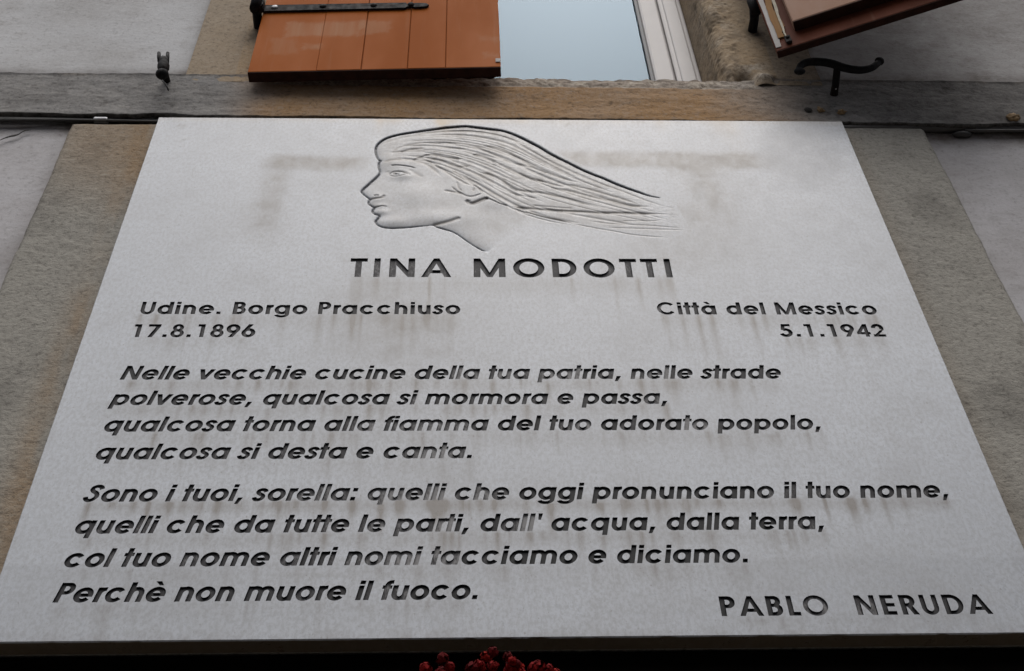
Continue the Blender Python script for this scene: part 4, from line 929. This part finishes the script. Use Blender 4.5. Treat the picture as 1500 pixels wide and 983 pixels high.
add_tube(bm, [(.013, -.054, 1.277+zz), (.0115, -.056, 1.292+zz), (.011, -.056, 1.298+zz), (.0095, -.055, 1.306+zz), (.0075, -.054, 1.320+zz), (.007, -.054, 1.323+zz), (.005, -.054, 1.334+zz)], [.009, .0095, .0115, .0118, .0095, .0105, .0085], 14)
for q in (-.0075, .0075): add_tube(bm, [(.0065+q, -.055, 1.322+zz), (.003+q*1.1, -.055, 1.340+zz), (.0+q*1.15, -.055, 1.358+zz)], [.0038, .0038, .0034], 8)
bm_mesh('arm', bm, IRON, dogL, True)
bm = bmesh.new(); add_tube(bm, [(.001, .012, 0), (.002, -.03, -.012), (.010, -.05, -.05)], [.0075, .0065, .007], 10); bm_mesh('stem', bm, IRON, dogL, True)
bm = bmesh.new(); add_tube(bm, [(-.012, -.012, -.006), (.004, -.010, -.030), (.013, -.006, -.048)], .0016, 6); bm_mesh('pin', bm, CABLE, dogL, True)

# ================================================================ cables under the band
cl = thing('cable', 'thin dark cable strung under the stone band left of the plaque', 'cable', (-1.1, .03, Z0+1.2), 'cables under the band')
bm = bmesh.new()
for dz, ph in ((0, 0), (.007, 1.3)):
    add_tube(bm, [(x+1.1, -.004+.002*math.sin(x*9+ph), .0065+dz*(.3+.7*abs(math.sin(x*4+ph)))+.008*(x+.65)*.4) for x in np.linspace(-1.55, -.652, 40)], .0026, 8)
bm_mesh('wire', bm, CABLE, cl, True)
bm = bmesh.new(); add_box(bm, .318, .345, -.010, .004, .004, .014, .003); bm_mesh('clip', bm, STEEL, cl)
cr_ = thing('cable', 'thick dark conduit under the stone band right of the plaque', 'cable', (.9, .03, Z0+1.2), 'cables under the band')
bm = bmesh.new(); add_tube(bm, [(x-.9, .0, .002+.0015*math.sin(x*8)-.002*(x-.8)) for x in np.linspace(.652, 1.65, 30)], .0072, 10)
add_tube(bm, [(x-.9, -.004, -.010+.010*abs(x-.93)*2) for x in np.linspace(.90, 1.2, 12)], .0030, 8)
bm_mesh('conduit', bm, m_flat('grey_conduit', (.09, .085, .08), .5), cr_, True)
bm = bmesh.new(); add_tube(bm, [(.022, 0, .0012), (.040, 0, .001)], .0092, 12); bm_mesh('clip', bm, CABLE, cr_)
bm = bmesh.new(); add_ball(bm, (-.006, .003, -.014), .020, .008, .007, 12); bm_mesh('tape_lump', bm, CABLE, cr_, True)
# lumps of filler in old fixing holes
def lump(x, z, r, seed, label):
    o = thing('filler_lump', label, 'filler', (x, YB-.001, Z0+z), 'filler lumps in the band')
    bm = bmesh.new(); bmesh.ops.create_icosphere(bm, subdivisions=3, radius=1)
    for v in bm.verts:
        k = .75+.6*mathutils.noise.noise(v.co*1.7+Vector((seed, 0, 0)))
        v.co = Vector((v.co.x*r*1.25*k, v.co.y*r*.7*k, v.co.z*r*k))
    bm_mesh('filler', bm, TAN, o, True)
    return o
a = lump(.625, 1.248, .009, 3, 'tan filler lump beside a dark hole in the band, under the S shaped stop')
bm = bmesh.new(); add_ball(bm, (-.024, -.001, -.001), .008, .002, .009, 12); bm_mesh('hole', bm, DARKSLOT, a)
lump(.666, 1.241, .0085, 8, 'small tan filler lump in the band above the plaque corner')
lump(1.003, 1.222, .0145, 14, 'largest tan filler lump in the stone band, at the far right')

# ================================================================ flowers below the plaque
pot = thing('flower_pot', 'dark hanging pot of small red flowers below the plaque', 'flower pot', (-.055, -.085, Z0-.42))
bm = bmesh.new(); add_tube(bm, [(0, 0, 0), (0, 0, .02), (0, 0, .13), (0, 0, .145), (0, 0, .15)], [.06, .065, .085, .092, .085], 24); bm_mesh('pot', bm, m_flat('dark_pot', (.05, .03, .022), .7), pot, True)
bm = bmesh.new(); add_tube(bm, [(0, .135, .10), (0, .09, .10), (0, .075, .10)], .007, 8); bm_mesh('bracket', bm, IRON, pot, True)
plant = thing('flowering_plant', 'clump of small deep red flowers under the bottom edge of the plaque', 'flowers', (-.055, -.085, Z0-.27))
LEAFM = m_flat('dark_green_leaf', (.020, .042, .014), .6, .4, 40)
rf = random.Random(3)
V = []; F = []
for k in range(420):
    a = rf.uniform(0, 2*math.pi); q = math.sqrt(rf.random())*.105; z = rf.uniform(-.02, .142)*(1-(q/.16)**2); c = Vector((q*math.cos(a), q*.62*math.sin(a), z))
    d = Vector((rf.uniform(-1, 1), rf.uniform(-1, 1), rf.uniform(-.3, 1))).normalized(); s = d.cross(Vector((rf.random(), rf.random(), rf.random()))).normalized(); L = rf.uniform(.010, .022)
    b = len(V); V += [tuple(c), tuple(c+d*L*.5+s*L*.3), tuple(c+d*L), tuple(c+d*L*.5-s*L*.3)]; F.append((b, b+1, b+2, b+3))
np_mesh('foliage', V, F, LEAFM, plant)
bm = bmesh.new()
for k in range(26):
    a = rf.uniform(0, 2*math.pi); q = rf.uniform(.02, .09)
    add_tube(bm, [(0, 0, -.05), (q*.5*math.cos(a), q*.3*math.sin(a), .05), (q*math.cos(a), q*.6*math.sin(a), .13*(1-(q/.14)**2))], .0016, 5)
bm_mesh('stems', bm, LEAFM, plant)
REDS = [m_flat('red_petal', (.22, .006, .006), .7, .45, 90, spec=.1), m_flat('deep_red_petal', (.11, .003, .004), .7, .45, 90, spec=.1), m_flat('bright_red_petal', (.27, .010, .005), .7, .3, 90, spec=.1)]
def flower_head(c, r, mat):
    V = []; F = []
    for k in range(70):
        d = Vector((rf.gauss(0, 1), rf.gauss(0, 1), rf.gauss(0, 1))).normalized()
        s = d.cross(Vector((rf.random()-.5, rf.random()-.5, rf.random()-.5))).normalized(); t = d.cross(s)
        p = Vector(c)+d*r*rf.uniform(.55, 1.0); L = r*rf.uniform(.22, .45)
        b = len(V); V += [tuple(p-s*L-t*L*.4), tuple(p+d*L*.35-t*L), tuple(p+s*L-t*L*.2), tuple(p+s*L*.6+t*L*.8+d*L*.3), tuple(p-s*L*.5+t*L*.9)]
        F.append((b, b+1, b+2, b+3, b+4))
    np_mesh('flower_head', V, F, mat, plant)
heads = [(.004, -.03, .164, .0060)]
for k in range(97):
    x = rf.uniform(-.088, .082); y = rf.uniform(-.06, .0); top = .1475*(1-.55*(abs(x)/.15)**2.6)+.005*math.sin(x*90)
    heads.append((x, y, top-rf.random()**1.5*.024, rf.uniform(.005, .007)))
for x, y, z, r in heads: flower_head((x, y, z), r, rf.choice((REDS[0], REDS[0], REDS[0], REDS[1], REDS[1], REDS[2])))
